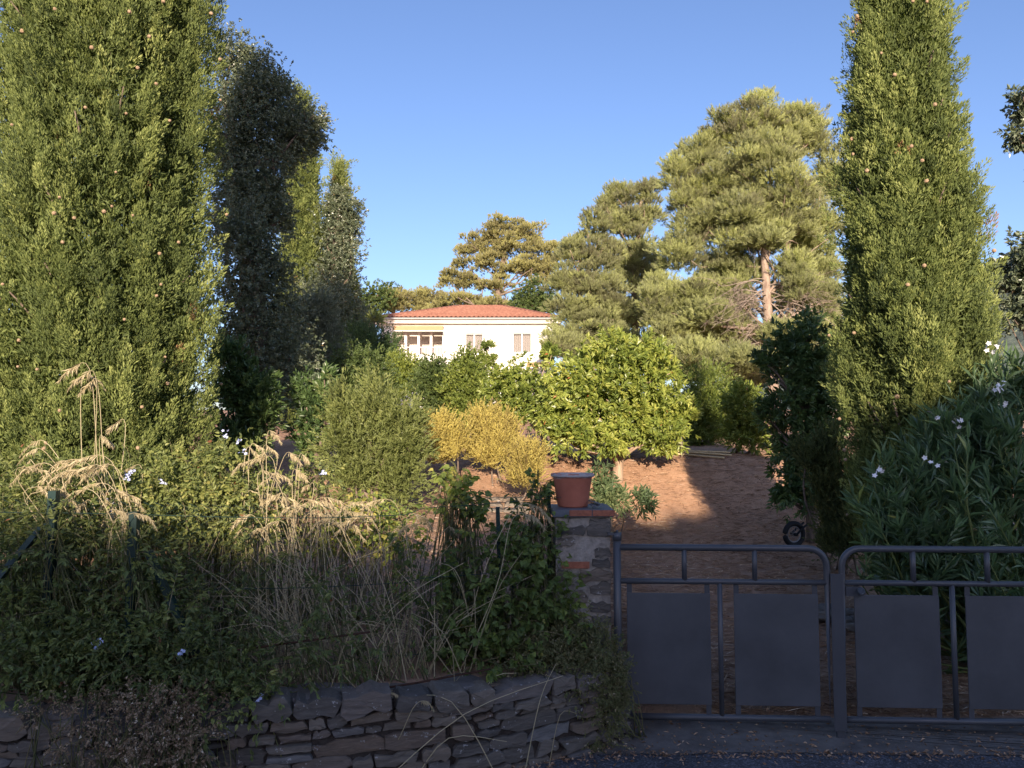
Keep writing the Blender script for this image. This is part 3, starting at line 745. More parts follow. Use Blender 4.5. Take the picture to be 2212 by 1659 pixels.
plant("laurel_shrub", "low dark shrub along the shaded path beside the narrow-leaved bush", "shrub",
      [(665,850,10,34,40), (680,900,10,36,60), (665,950,10,34,50), (700,850,10,20,50)], 'laurel', 'laurel', 36, base=(-2.6, 10), r0=.03, crown='foliage', wood='stems')
plant("evergreen_shrub", "shaded dark shrub in front of the villa's awning end", "shrub",
      [(800,752,21,48,44), (760,752,21,45,48), (838,765,21,28,34), (800,790,21,64,44)], 'olive', 'laurel', 37, base=(-3.9, 21), r0=.04, crown='foliage', wood='stems')
plant("evergreen_shrub", "round dark shrub behind the tips of the narrow-leaved bush", "shrub",
      [(790,800,14,45,40), (740,810,14,45,50), (820,830,14,35,45), (770,850,14,60,45)], 'oak', 'oak_green', 38, base=(-2.8, 14), r0=.04, crown='foliage', wood='stems')
plant("narrow_leaved_bush", "large sunlit bush with narrow upright shoots behind the fence", "shrub",
      [(750,900,8.6,46,58), (810,895,8.6,52,58), (868,915,8.6,44,52), (738,960,8.6,40,60), (800,970,8.6,70,70), (878,980,8.6,46,66), (770,1045,8.6,60,50), (860,1045,8.6,60,55)], 'willow', 'willow', 39, base=(-1.55, 8.6), r0=.025, crown='foliage', wood='stems', tl=.26, amp=.24, depth=.65, lai=1.9, shoots=170, shoot_len=.34)
# clipped garden shrubs before the house
plant("garden_shrub", "yellow-green bush just below the villa's terrace railing", "shrub",
      [(868,805,19,34,38), (898,815,19,28,32), (855,825,19,36,36)], 'hedge', 'hedge', 41, base=(-2.7, 19), r0=.03, crown='foliage', wood='stems', tint=.72)
plant("garden_shrub", "dense dark green upright shrub below the villa, left of its twiggy twin", "shrub",
      [(938,818,15.5,30,50), (935,845,15.5,38,55), (945,885,15.5,36,42)], 'hedge', 'oak_green', 42, base=(-1.55, 15.5), r0=.03, crown='foliage', wood='stems')
plant("garden_shrub", "tall twiggy sunlit shrub below the villa's half-hidden window", "shrub",
      [(1010,812,15,36,50), (1008,845,15,46,55), (1030,855,15,32,50), (1010,888,15,44,38)], 'hedge', 'hedge', 43, base=(-.85, 15), r0=.03, crown='foliage', wood='stems')
plant("garden_shrub", "thin sparse sapling standing before the white villa wall", "shrub",
      [(1052,755,17,12,25,.2,.5), (1045,790,17,16,25,.25,.6), (1064,785,17,8,22,.2,.5)], 'hedge', 'hedge', 44, base=(-.55, 17), r0=.02, crown='foliage', wood='stems')
plant("strawberry_tree", "smaller strawberry tree with reddish trunk behind the large round one", "tree",
      [(1115,825,13,44,42), (1090,850,13,36,40), (1150,860,13,50,45), (1180,880,13,40,40), (1110,880,13,40,25), (1190,780,13.4,18,45,.25)], 'arbutus', 'arbutus', 45,
      base=(.55, 13), trunk=[at(1175,945,13), at(1150,915,13), at(1130,870,13)], r0=.07, bark_='bark_pale', tint=.42)
plant("strawberry_tree", "round sunlit strawberry tree with forked trunk on the slope", "tree",
      [(1330,775,11.2,70,52), (1260,815,11.2,60,55), (1400,805,11.2,62,52), (1320,850,11.2,95,70), (1225,880,11.2,55,55), (1430,870,11.2,58,55), (1260,910,11.2,60,40), (1350,912,11.2,80,34), (1430,915,11.2,45,32), (1290,890,11.2,80,60), (1215,920,11.2,32,30), (1395,945,11.2,30,20), (1235,945,11.0,50,34), (1305,955,10.9,55,28), (1425,945,11.0,52,32), (1180,905,11.2,30,34), (1465,900,11.2,34,40)], 'arbutus', 'arbutus', 46,
      base=(1.53, 11.2), trunk=[at(1336,1000,11.2), at(1345,965,11.2), at(1335,900,11.2), at(1330,800,11.2)], r0=.085, bark_='bark_pale', tint=.58)
plant("strawberry_tree", "big dark evergreen standing in the shade of the gate-side cypress", "tree",
      [(1745,745,9.3,55,55), (1700,790,9.3,45,60), (1770,820,9.3,45,80), (1715,870,9.3,50,70), (1780,920,9.3,50,80), (1725,960,9.3,50,60), (1755,1040,9.3,64,66), (1706,1060,9.3,32,50), (1660,880,9.3,14,20,.2), (1650,785,9.3,14,24,.2), (1658,905,9.3,12,22,.2)], 'arbutus', 'laurel', 47,
      base=(3.6, 9.3), trunk=[at(1750,1050,9.3), at(1745,900,9.3), at(1740,780,9.3)], r0=.08)
plant("garden_shrub", "shrub half darkened by a shadow at the top of the bank", "shrub",
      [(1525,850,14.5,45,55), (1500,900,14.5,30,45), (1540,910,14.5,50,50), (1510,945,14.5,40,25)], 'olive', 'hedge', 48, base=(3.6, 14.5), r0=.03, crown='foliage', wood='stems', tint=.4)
plant("garden_shrub", "leafy sunlit shrub at the top of the bank beside the dark evergreen", "shrub",
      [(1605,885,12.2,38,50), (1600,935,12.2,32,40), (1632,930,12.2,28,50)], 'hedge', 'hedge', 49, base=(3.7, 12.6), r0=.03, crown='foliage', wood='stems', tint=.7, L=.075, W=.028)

PINE_A = [(1640,262,23,55,62), (1580,305,23,62,55), (1515,345,23,52,48), (1462,372,23,26,48), (1708,300,23,48,75), (1755,300,23,16,62,.5), (1650,350,21.8,80,55), (1785,390,23,40,70), (1560,400,23,75,50), (1485,440,23,45,48), (1700,430,21.8,75,60), (1620,470,21.8,70,45), (1765,510,23,50,65),
          (1540,500,23,75,45), (1640,525,21.8,80,36), (1735,545,23,40,40), (1470,560,23,55,55), (1560,585,23,60,45), (1765,610,23,45,60), (1495,650,23,80,55), (1425,650,23,45,60), (1735,590,23.4,40,40), (1450,720,23,60,40), (1760,690,23.4,45,40), (1560,720,23,70,45), (1540,650,23,50,40), (1590,800,20,70,40,1.,.8), (1500,785,21,60,50), (1540,690,22,50,40), (1600,600,22.5,40,36), (1700,500,22.3,60,40), (1585,640,22.6,40,40), (1730,640,21.6,44,36), (1775,650,21.8,40,45), (1715,590,21.6,40,30), (1690,735,21.4,50,30), (1750,730,21.4,50,36)]
pt = plant("umbrella_pine", "tall sunlit pine with thick pinkish trunk, highest of the pines", "tree", PINE_A, 'pine', 'pine', 51,
      base=(7.5, 21.9), trunk=[at(1664,740,21.9), at(1656,640,21.9), at(1652,560,22.0), at(1642,450,22.3), at(1637,380,22.6), at(1640,280,23)], r0=.16, bark_='bark_pine', rmin=.022)
plant("umbrella_pine", "thicket of low pines closing the gap behind the tallest pine's trunk", "tree",
      [(1440,745,27,55,45), (1520,730,27,60,45), (1600,745,27,60,50), (1690,745,27,60,55), (1780,720,27,50,70), (1590,680,27,45,40), (1480,800,27,70,40), (1620,810,27,80,40), (1700,660,27.5,40,50)], 'pine', 'pine', 57,
      base=(8.6, 27), trunk=[at(1600,800,27), at(1600,700,27)], r0=.14, bark_='bark_pine', rmin=.022, tint=.36)
def dead_branches():
    rng = np.random.default_rng(61); w = MB()
    for q in range(46):
        y0 = rng.uniform(590, 770); s = at(1657+(y0-640)*.06, y0, 21.9)
        side = rng.choice([-1, -1, 1]); l = rng.uniform(.9, 2.3)
        d = np.array([side*l*rng.uniform(.5, 1.), -rng.uniform(.0, .9)*l, rng.normal()*.28*l - .22*l])
        e = s + d; P = curve([s, s+d*.35+np.array([0, 0, .10*l])+rng.normal(size=3)*.06, s+d*.7+rng.normal(size=3)*.1, e+np.array([0, 0, rng.normal()*.12])], 14)
        r = rng.uniform(.010, .026); w.tube(P, np.linspace(r, .004, 14), 5)
        for _ in range(6):
            i = rng.integers(4, 14); b = P[i]; dd = norm(d)*.35 + rng.normal(size=3)*np.array([.28, .25, .28])
            Q = curve([b, b+dd*.5+rng.normal(size=3)*.05, b+dd+np.array([0, 0, -.1])], 6); w.tube(Q, np.linspace(.006, .003, 6), 4)
            for _ in range(2):
                c = Q[rng.integers(2, 6)]; w.tube([c, c+rng.normal(size=3)*.09, c+rng.normal(size=3)*.16], [.004, .003, .002], 3)
    w.build("dead_branches", M['twig'], pt, True)
dead_branches()
plant("umbrella_pine", "bushy pine rising behind the round strawberry tree, next to the tallest pine", "tree",
      [(1395,420,30,32,28), (1345,428,30,38,30), (1400,470,30,35,40), (1345,480,30,45,38), (1375,540,30,45,45), (1400,600,30,36,50), (1350,600,30,40,50), (1390,680,30,45,50), (1340,690,30,40,40), (1310,450,30,22,32)], 'pine', 'pine', 52,
      base=(4.9, 30), trunk=[at(1372,690,30), at(1375,560,30), at(1385,430,30)], r0=.18, bark_='bark_pine', rmin=.025, tint=.42)
plant("umbrella_pine", "lower sprawling pine hiding the villa's outer corner", "tree",
      [(1285,505,28,38,36), (1240,555,28,36,45), (1300,560,28,45,50), (1215,610,28,28,45), (1270,630,28,55,50), (1320,650,28,40,50), (1225,680,28,40,45), (1290,700,28,60,45), (1240,735,28,50,36), (1215,755,27,44,36), (1265,775,27,60,34), (1330,740,28,50,35)], 'pine', 'pine', 53,
      base=(2.9, 28), trunk=[at(1275,760,28), at(1275,640,28), at(1270,540,28)], r0=.18, bark_='bark_pine', rmin=.025, tint=.36)
plant("umbrella_pine", "wide-crowned far pine rising directly behind the villa roof", "tree",
      [(1080,500,54,48,26), (1140,505,54,45,28), (1035,530,54,38,32), (1095,540,54,50,32), (1160,545,54,42,38), (1005,560,54,28,36), (1050,570,54,45,30), (1120,585,54,45,28), (975,605,54,22,40), (1015,610,54,36,32), (1165,600,54,40,40), (1080,625,54,40,24), (990,650,54,34,22), (1060,665,54,60,22), (1195,570,54,22,50), (960,672,57,40,26), (1005,676,57,44,24), (1060,682,57,44,24), (1110,676,57,40,26), (1170,670,57,44,30)], 'pine', 'far_pine', 54,
      base=(-.9, 54), trunk=[at(1075,680,54), at(1080,600,54), at(1095,520,54)], r0=.3, bark_='bark', rmin=.05, cl=.35, lai=1.6)
plant("green_oak", "dark green round tree peeking over the villa roof's end", "tree",
      [(1150,640,47,34,32), (1125,655,47,30,24), (1175,655,47,30,28)], 'oak', 'oak_green', 55, base=(1.3, 47.5), trunk=[at(1150,690,47), at(1150,650,47)], r0=.2)
for q, (lab, lob, s) in enumerate([
    ("leafy green tree at the start of the far tree line, nearest the cypresses", [(795,655,66,26,28), (820,640,66,30,26), (785,675,66,30,20)], 71),
    ("low far pine in the middle of the tree line behind the villa", [(850,645,70,28,22), (875,655,70,26,24), (840,668,70,30,18)], 72),
    ("low far pine touching the villa roof's far end and the tall pine group", [(905,648,72,30,24), (935,652,72,26,26), (915,670,72,36,18)], 73)]):
    c = lobe_world(lob[0])[0]
    plant("far_pine", lab, "tree", lob, 'pine' if q else 'oak', 'far_pine' if q else 'oak_green', s, base=(c[0], c[1]), trunk=[c-np.array([0, 0, 1.2]), c], r0=.25, group="tree line behind the villa", rmin=.05, cl=.35, lai=2.2)
plant("far_pine", "pale dry-leaved tree beside the dark narrow cypress's foot", "tree", [(757,640,30,16,34), (765,675,30,20,34), (775,700,30,30,24)], 'olive', 'olive', 74, base=(-6.2, 30), r0=.05, tint=.8)

def yucca():
    b = at(806, 735, 24); z = float(g(b[0], b[1])); t = thing("yucca", "spiky yucca rosette at the shaded end of the villa roof", "plant", (b[0], b[1], z))
    rng = np.random.default_rng(81); m = MB(); n = 70
    top = at(806, 695, 24); d = norm(rng.normal(size=(n, 3))); d[:, 2] = abs(d[:, 2])*.9+.05
    V, F, k = leaf_geo(np.tile(top, (n, 1)), d, rng.uniform(.35, .6, n), .05, rng, .15, .2); m.add(V, F, np.repeat(rng.uniform(.4, 1, n), k)); m.build("leaves", M['willow'], t)
    w = MB(); w.tube([(b[0], b[1], z-.05), top], [.1, .07], 7); w.build("stem", M['bark'], t, True)
yucca()

# oak at the edge of the picture, by the cypress
plant("holm_oak", "oak whose leafy twigs reach in beside the gate-side cypress", "tree",
      [(2212,235,9.5,34,48), (2255,225,9.5,50,60), (2200,285,9.5,20,24,.3), (2225,560,9.5,44,66), (2195,620,9.5,36,56), (2235,680,9.5,50,50), (2340,400,9.5,60,140), (2188,675,9.5,32,36), (2178,585,9.5,24,36,.3)], 'oak', 'oak', 56,
      base=(7.0, 9.6), trunk=[at(2300,800,9.6), at(2290,500,9.6), at(2280,200,9.6)], r0=.15, L=.075, W=.038, lai=2.0)

# ------------------------------------------------------------------ yellow heath, sage, heath, oleander
for lab, lob, s in [("yellow dry heath bush touching the narrow-leaved bush", [(955,948,10.2,44,42), (985,960,10.2,34,36), (955,985,10.2,50,32)], 91),
                    ("tallest yellow heath bush, at the foot of the smaller strawberry tree", [(1058,936,10.7,58,44), (1075,965,10.6,50,40), (1058,992,10.6,60,32)], 92),
                    ("small yellow-green heath tuft nearest the terracotta pot", [(1136,1004,9.6,42,38), (1134,1042,9.6,46,32)], 93)]:
    c = np.mean([lobe_world(l)[0] for l in lob], 0)
    plant("yellow_heath", lab, "shrub", lob, 'heath', 'yellow', s, base=(c[0], c[1]), r0=.014, group="yellow heath bushes on the slope", crown='foliage', wood='stems', bark_='bark', tint=.6 if s != 93 else .45, up=.85, depth=.75, shoots=380, shoot_len=.15)
plant("grey_sage", "low grey-green leafy plant on the ground behind the pot", "plant",
      [(1303,1052,9.0,20,22), (1335,1085,9.0,36,18), (1380,1092,9.0,30,14), (1300,1085,9.0,26,20), (1292,1020,9.0,10,10,.1,.6)], 'sage', 'sage', 94, base=(1.2, 9.0), r0=.008, crown='foliage', wood='stems')
plant("heath_shrub", "feathery dark heath shrub beside the oleander and the small wheel", "shrub",
      [(1790,1000,8.0,40,55), (1775,1060,8.0,34,60), (1820,1060,8.0,40,70), (1800,1115,8.0,38,50), (1740,1010,8.0,16,40,.2), (1812,1160,7.9,40,46), (1845,1150,7.8,46,64), (1815,1195,7.8,44,28)], 'heath', 'heath', 95, base=(3.35, 8.0), r0=.015, crown='foliage', wood='stems', L=.04, W=.012)

def oleander():
    bx, by = 3.75, 5.6; gz = float(g(bx, by)); rng = np.random.default_rng(101)
    t = thing("oleander", "large oleander with long narrow leaves and white flowers behind the gate", "shrub", (bx, by, gz-.02))
    m, st = MB(), MB(); n = 300
    lobes = [(2170,830,5.50,60,70), (2100,900,5.50,80,60), (2010,930,5.50,60,50), (1940,1000,5.40,70,55), (2060,1010,5.30,90,70), (2170,960,5.30,80,90), (1900,1080,5.30,55,60), (1990,1100,5.20,90,70), (2110,1120,5.20,90,80), (2210,1100,5.30,80,110), (1930,1170,5.30,70,50), (2060,1200,5.30,110,60), (2190,1250,5.30,100,80), (1990,1240,5.50,80,60), (2100,1330,5.50,60,70), (2190,1380,5.60,60,60), (2260,850,5.60,80,110)]
    tips = []
    for l in lobes:
        c, Rr = lobe_world(l); k = int(13*Rr[0]*Rr[2]/.05)+10
        d = norm(rng.normal(size=(k, 3))); r = rng.uniform(.5, 1.05, k)
        tips.append(c + d*Rr*r[:, None])
    T = np.concatenate(tips); A = norm(np.stack([(T[:, 0]-bx)*.28+rng.normal(size=len(T))*.25, (T[:, 1]-by)*.3-.1+rng.normal(size=len(T))*.3, np.full(len(T), .75)], -1))
    tl = rng.uniform(.28, .5, len(T))
    V, F, tt = twig_leaves(T - A*tl[:, None], A, tl, 22, .135, .022, .8, rng, np.clip(.5+rng.normal(size=len(T))*.15, 0, .85), .3, .25, .12, .05)
    m.add(V, F, tt); m.build("foliage", M['oleander'], t)
    for p, a, l in list(zip(T, A, tl))[::3]:
        s = p - a*l; b = np.array([bx+rng.normal()*.25, by+rng.normal()*.2, gz])
        st.tube(curve([b, (b+s)/2+np.array([(s[0]-b[0])*.2, 0, 0]), s, p], 8), np.linspace(.012, .003, 8), 5)
    st.build("stems", M['willow'], t, True)
    for px, py, D, k in [(2155,838,5.10,9), (2143,752,5.10,8), (1900,1023,4.90,5), (2070,915,5.00,4), (2010,1000,5.00,3), (2180,880,5.10,3), (2025,895,5.00,3)]:
        c = at(px, py, D-.02); f = MB()
        for q in range(k):
            o = c + rng.normal(size=3)*np.array([.028, .02, .02]); nrm = norm(rng.normal(size=3)+np.array([0, -1.2, .8]))
            u = norm(np.cross(nrm, [0, 0, 1.])); v = np.cross(nrm, u)
            for j in range(5):
                a = j*2*math.pi/5; d = u*math.cos(a)+v*math.sin(a)
                V, F, k2 = leaf_geo(o[None], (d+nrm*.25)[None], .019, .014, rng, .1, .1, True, N=nrm[None]); f.add(V, F)
        f.build("flower", M['flower_white'], t)
oleander()

# ------------------------------------------------------------------ dry stone wall, pillar, pot
def stone(mb, O, U, N, u0, u1, z0, z1, out, rng, tint, tilt=0.):
    """one irregular flat stone on a face with origin O, along U, facing N"""
    k = 10; w, h = u1-u0, z1-z0; cu, cz = (u0+u1)/2, (z0+z1)/2
    base = np.array([(-1,-.7),(-.75,-1),(-.2,-1),(.35,-1),(.8,-1),(1,-.6),(1,.6),(.75,1),(.2,1),(-.3,1),(-.8,1),(-1,.55)])
    b = base*np.array([w/2, h/2]) + rng.normal(size=base.shape)*np.array([w*.04, h*.12])
    b[:, 1] += tilt*b[:, 0]
    rings = []
    for sc, o in ((1.0, -.10), (1.0, out*.6), (.975, out*.93), (.93, out)):
        sx = 1-(1-sc)*min(1, h/w*1.4)
        r = b*np.array([sx, sc]); jit = rng.normal(size=len(b))*.0025
        rings.append(np.array([O + U*(cu+p[0]) + np.array([0, 0, 1])*(cz+p[1]) + N*(o+j) for p, j in zip(r, jit)]))
    n = len(b); V = np.concatenate(rings+[np.array([O+U*cu+np.array([0, 0, 1])*cz+N*(out*rng.uniform(.9, 1.2))])]); F = []
    for q in range(3):
        for i in range(n):
            a, c = q*n+i, q*n+(i+1) % n; F += [(a, c, c+n), (a, c+n, a+n)]
    for i in range(n): F.append((3*n+i, 3*n+(i+1) % n, 4*n))
    mb.add(V, F, tint)

def stone_wall():
    rng = np.random.default_rng(111)
    t = thing("stone_wall", "low curved dry-stone wall of grey schist along the road", "wall", (-1.0, 3.95, 0))
    P = curve([(-7., 3.5), (-4., 3.53), (-2.5, 3.63), (-1.1, 3.85), (-.2, 4.10), (.4, 4.38), (.66, 4.56)], 120)
    seg = np.linalg.norm(np.diff(P, axis=0), axis=1); s = np.concatenate([[0], np.cumsum(seg)]); L = s[-1]
    def pt(u): return np.array([np.interp(u, s, P[:, 0]), np.interp(u, s, P[:, 1]), 0.])
    mb = MB(); top = .44
    z = -.04; courses = []
    while z < top-.015:
        h = rng.choice([.04, .055, .07, .085, .11], p=[.2, .25, .25, .18, .12])
        if z > top-.20: h = min(h, .058)
        if top-(z+h) < .032: h = top-z
        courses.append((z, z+h)); z += h
    for ci, (z0, z1) in enumerate(courses):
        u = rng.uniform(-.2, 0); last = ci == len(courses)-1
        while u < L:
            w = (z1-z0)*rng.uniform(1.4, 4.2) if not last else rng.uniform(.14, .42)
            w = min(max(w, .09), .55); a, b = u, min(u+w, L)
            if b-a < .04: break
            pa, pb = pt(a), pt(b); U = norm(pb-pa); N = np.array([U[1], -U[0], 0]); Ln = np.linalg.norm(pb-pa)
            wave = .012*math.sin(a*2.3+ci)
            if rng.uniform() < .34 and (z1-z0) > .075 and not last:
                mid = (z0+z1)/2+rng.normal()*.006
                parts = [(z0, mid), (mid, z1)]
            else: parts = [(z0, z1)]
            for q0, q1 in parts:
                stone(mb, pa, U, N, .004, Ln-.004, q0+.003+wave, q1-.003+wave+(rng.uniform(-.01, .03) if last else rng.normal()*.005), rng.uniform(.012, .05)+(.02 if last else 0), rng, rng.uniform(0, 1), rng.normal()*.035+.02)
            u = b
    mb.build("stones", M['stone'], t)
    # core with a top of flat stones
    co = MB(); n = len(P)
    U = norm(np.gradient(P, axis=0)); Nn = np.stack([U[:, 1], -U[:, 0]], -1)
    for i in range(n-1):
        q = []
        for j in (i, i+1):
            f = P[j] - Nn[j]*.0; b = P[j] - Nn[j]*.34
            q += [(f[0], f[1], -.05), (b[0], b[1], -.05), (b[0], b[1], top-.03), (f[0], f[1], top-.03)]
        co.add(q, [(3, 2, 6), (3, 6, 7), (0, 3, 7), (0, 7, 4), (1, 6, 2), (1, 5, 6)])
    co.build("core", M['joint'], t)
    cap = MB(); u = 0.
    while u < L:
        w = rng.uniform(.2, .5); c0 = pt(u+w/2); d = norm(pt(min(u+w, L))-pt(u)); nn = np.array([-d[1], d[0], 0])
        ang = np.linspace(0, 2*math.pi, 11)[:-1]; rx, ry = w*.53, rng.uniform(.12, .17)
        ring = np.array([c0 + nn*.16 + d*rx*math.cos(a)*(1+rng.normal()*.06) + nn*ry*math.sin(a)*(1+rng.normal()*.06) for a in ang])
        zt = top-.028+rng.uniform(0, .03)
        lo = ring+np.array([0, 0, top-.06]); hi = ring+np.array([0, 0, zt]); hc = (ring-c0-nn*.16)*.9+c0+nn*.16+np.array([0, 0, zt+.010]); cc = c0+nn*.16+np.array([0, 0, zt+.012])
        k = 10; V = np.concatenate([lo, hi, hc, cc[None]]); F = []
        for q in range(2):
            for i in range(k): a, b = q*k+i, q*k+(i+1) % k; F += [(a, b, b+k), (a, b+k, a+k)]
        F += [(2*k+i, 2*k+(i+1) % k, 3*k) for i in range(k)]
        cap.add(V, F, rng.uniform(0, 1)); u += w*.97
    cap.build("cap_stones", M['stone'], t)
stone_wall()

PX0, PX1, PY0, PY1 = .262, .588, 4.66, 4.99
PTOP = 1.305
def pillar():
    rng = np.random.default_rng(121)
    t = thing("gate_pillar", "square stone and mortar gate pillar with a brick-edged cap", "pillar", ((PX0+PX1)/2, (PY0+PY1)/2, 0))
    m = MB(); m.box((PX0, PY0, -.05), (PX1, PY1, PTOP-.045)); m.build("mortar_core", M['mortar'], t)
    s = MB(); O = np.array([PX0, PY0, 0.]); U = np.array([1., 0, 0]); N = np.array([0, -1., 0])
    w = PX1-PX0
    rows = [(1.195, 1.255, [(.62, 1.0)]), (1.150, 1.205, [(.03, .55), (.58, 1.0)]), (1.09, 1.14, [(.05, .35)]), (1.02, 1.075, [(.72, 1.)]), (.965, 1.01, [(.66, 1.)]), (.88, .945, [(.02, .30), (.42, 1.0)]),
            (.80, .865, [(.62, 1.)]), (.745, .815, [(.28, .58)]), (.69, .755, [(.60, 1.)]), (.63, .675, [(.68, 1.)]), (.50, .615, [(.30, 1.)]), (.28, .42, [(.62, .96)]), (.40, .49, [(.1, .5)]), (.15, .25, [(.5, 1.)]), (.02, .13, [(.1, 1.)])]
    for z0, z1, xs in rows:
        for a, b in xs: stone(s, O, U, N, a*w, b*w, z0, z1, rng.uniform(.006, .016), rng, rng.uniform(.0, .65))
    O2 = np.array([PX1, PY0, 0.]); U2 = np.array([0, 1., 0]); N2 = np.array([1., 0, 0]); z = 0.
    while z < 1.2:
        h = rng.uniform(.06, .12); a = rng.uniform(.02, .1); stone(s, O2, U2, N2, a, rng.uniform(.2, .32), z+.008, z+h, rng.uniform(.004, .010), rng, rng.uniform(0, .6)); z += h+.01
    s.build("stones", M['stone'], t)
    b = MB()
    b.box((PX0+.035, PY0-.014, .957), (PX0+.20, PY0+.05, .995)); b.build("brick", M['brick'], t)
    cp = MB(); c0, c1 = PX0-.02, PX1+.022
    cp.box((c0, PY0-.025, PTOP-.043), (c1, PY1+.03, PTOP)); co = cp.build("cap", M['slate'], t)
    br = MB()
    for x0, x1 in ((c0+.10, c0+.235), (c0+.24, c1+.004)): br.box((x0, PY0-.032, PTOP-.038), (x1, PY0+.04, PTOP-.002))
    o = br.build("cap_brick", M['brick'], t)
    for o_ in (co, o):
        bv = o_.modifiers.new("b", 'BEVEL'); bv.width = .005; bv.segments = 2
pillar()

def pot():
    c = at(1237, 1095, 4.84); cx, cy = c[0], 4.84; k = 4.84/F_PX
    t = thing("plant_pot", "terracotta pot with whitish rim standing on the stone pillar", "pot", (cx, cy, PTOP))
    prof = [(0, 0), (.088, 0), (.094, .006), (.121, .178), (.123, .184), (.133, .186), (.137, .191), (.136, .201), (.131, .206), (.120, .206), (.114, .195), (.108, .12), (.10, .07), (0, .07)]
    n = 40; V, F = [], []
    for r, z in prof:
        for i in range(n): a = i*2*math.pi/n; V.append((cx+r*math.cos(a), cy+r*math.sin(a), PTOP+.001+z))
    for q in range(len(prof)-1):
        for i in range(n):
            a, b = q*n+i, q*n+(i+1) % n; F += [(a, b, b+n), (a, b+n, a+n)]
    m = MB(); m.add(V, F); o = m.build("body", M['pot'], t, True)
    md = o.modifiers.new("edge", 'EDGE_SPLIT'); md.split_angle = R(35)
    so = MB(); ang = np.arange(24)*2*math.pi/24
    so.add([(cx, cy, PTOP+.165)]+[(cx+.108*math.cos(a), cy+.108*math.sin(a), PTOP+.155) for a in ang], [(0, 1+i, 1+(i+1) % 24) for i in range(24)]); so.build("soil", M['joint'], t)
    # scraps of slate by the pot
    rng = np.random.default_rng(5); s = MB()
    t2 = thing("slate_scraps", "broken dark slate pieces lying beside the pot on the pillar", "slate", (.545, 4.76, PTOP))
    for q in range(5):
        c = np.array([.53+rng.normal()*.022, 4.76+rng.normal()*.03, PTOP+.004+q*.006]); a = np.arange(6)*math.pi/3+rng.uniform(0, 1)
        r = rng.uniform(.02, .045, 6); tl = rng.normal(size=2)*.18
        ring = np.stack([c[0]+r*np.cos(a), c[1]+r*.7*np.sin(a), c[2]+tl[0]*r*np.cos(a)+tl[1]*r*np.sin(a)+.006], -1)
        V = np.concatenate([ring, ring+np.array([0, 0, .006])])
        F = [(0, i, i+1) for i in range(1, 5)]+[(6, 6+i, 7+i) for i in range(1, 5)]
        for i in range(6): j = (i+1) % 6; F += [(i, j, j+6), (i, j+6, i+6)]
        s.add(V, F)
    s.build("pieces", M['slate'], t2)
pot()

# ------------------------------------------------------------------ gate
GA = R(2.6); GO = np.array([.625, 4.63, 0.]); GU = np.array([math.cos(GA), -math.sin(GA), 0.]); GN = np.array([-math.sin(GA), -math.cos(GA), 0.])
def gp(px, py):
    """(u, z) of the gate plane seen at a pixel"""
    d = at(px, py, 1.) - np.array([0, 0, EYE]); o = np.array([0, 0, EYE])
    n = np.array([GU[1], -GU[0], 0]); k = ((GO-o) @ n)/(d @ n); p = o+d*k
    return float((p-GO) @ GU), float(p[2])
def gw(u, z, out=0.): return GO + GU*u + np.array([0, 0, z]) + GN*out
def gbox(mb, u0, u1, z0, z1, o0, o1):
    V = [gw(u, z, o) for u in (u0, u1) for o in (o0, o1) for z in (z0, z1)]
    q = [(0,1,3,2),(4,6,7,5),(0,4,5,1),(2,3,7,6),(0,2,6,4),(1,5,7,3)]
    mb.add(V, [t_ for p in q for t_ in ((p[0],p[1],p[2]),(p[0],p[2],p[3]))])
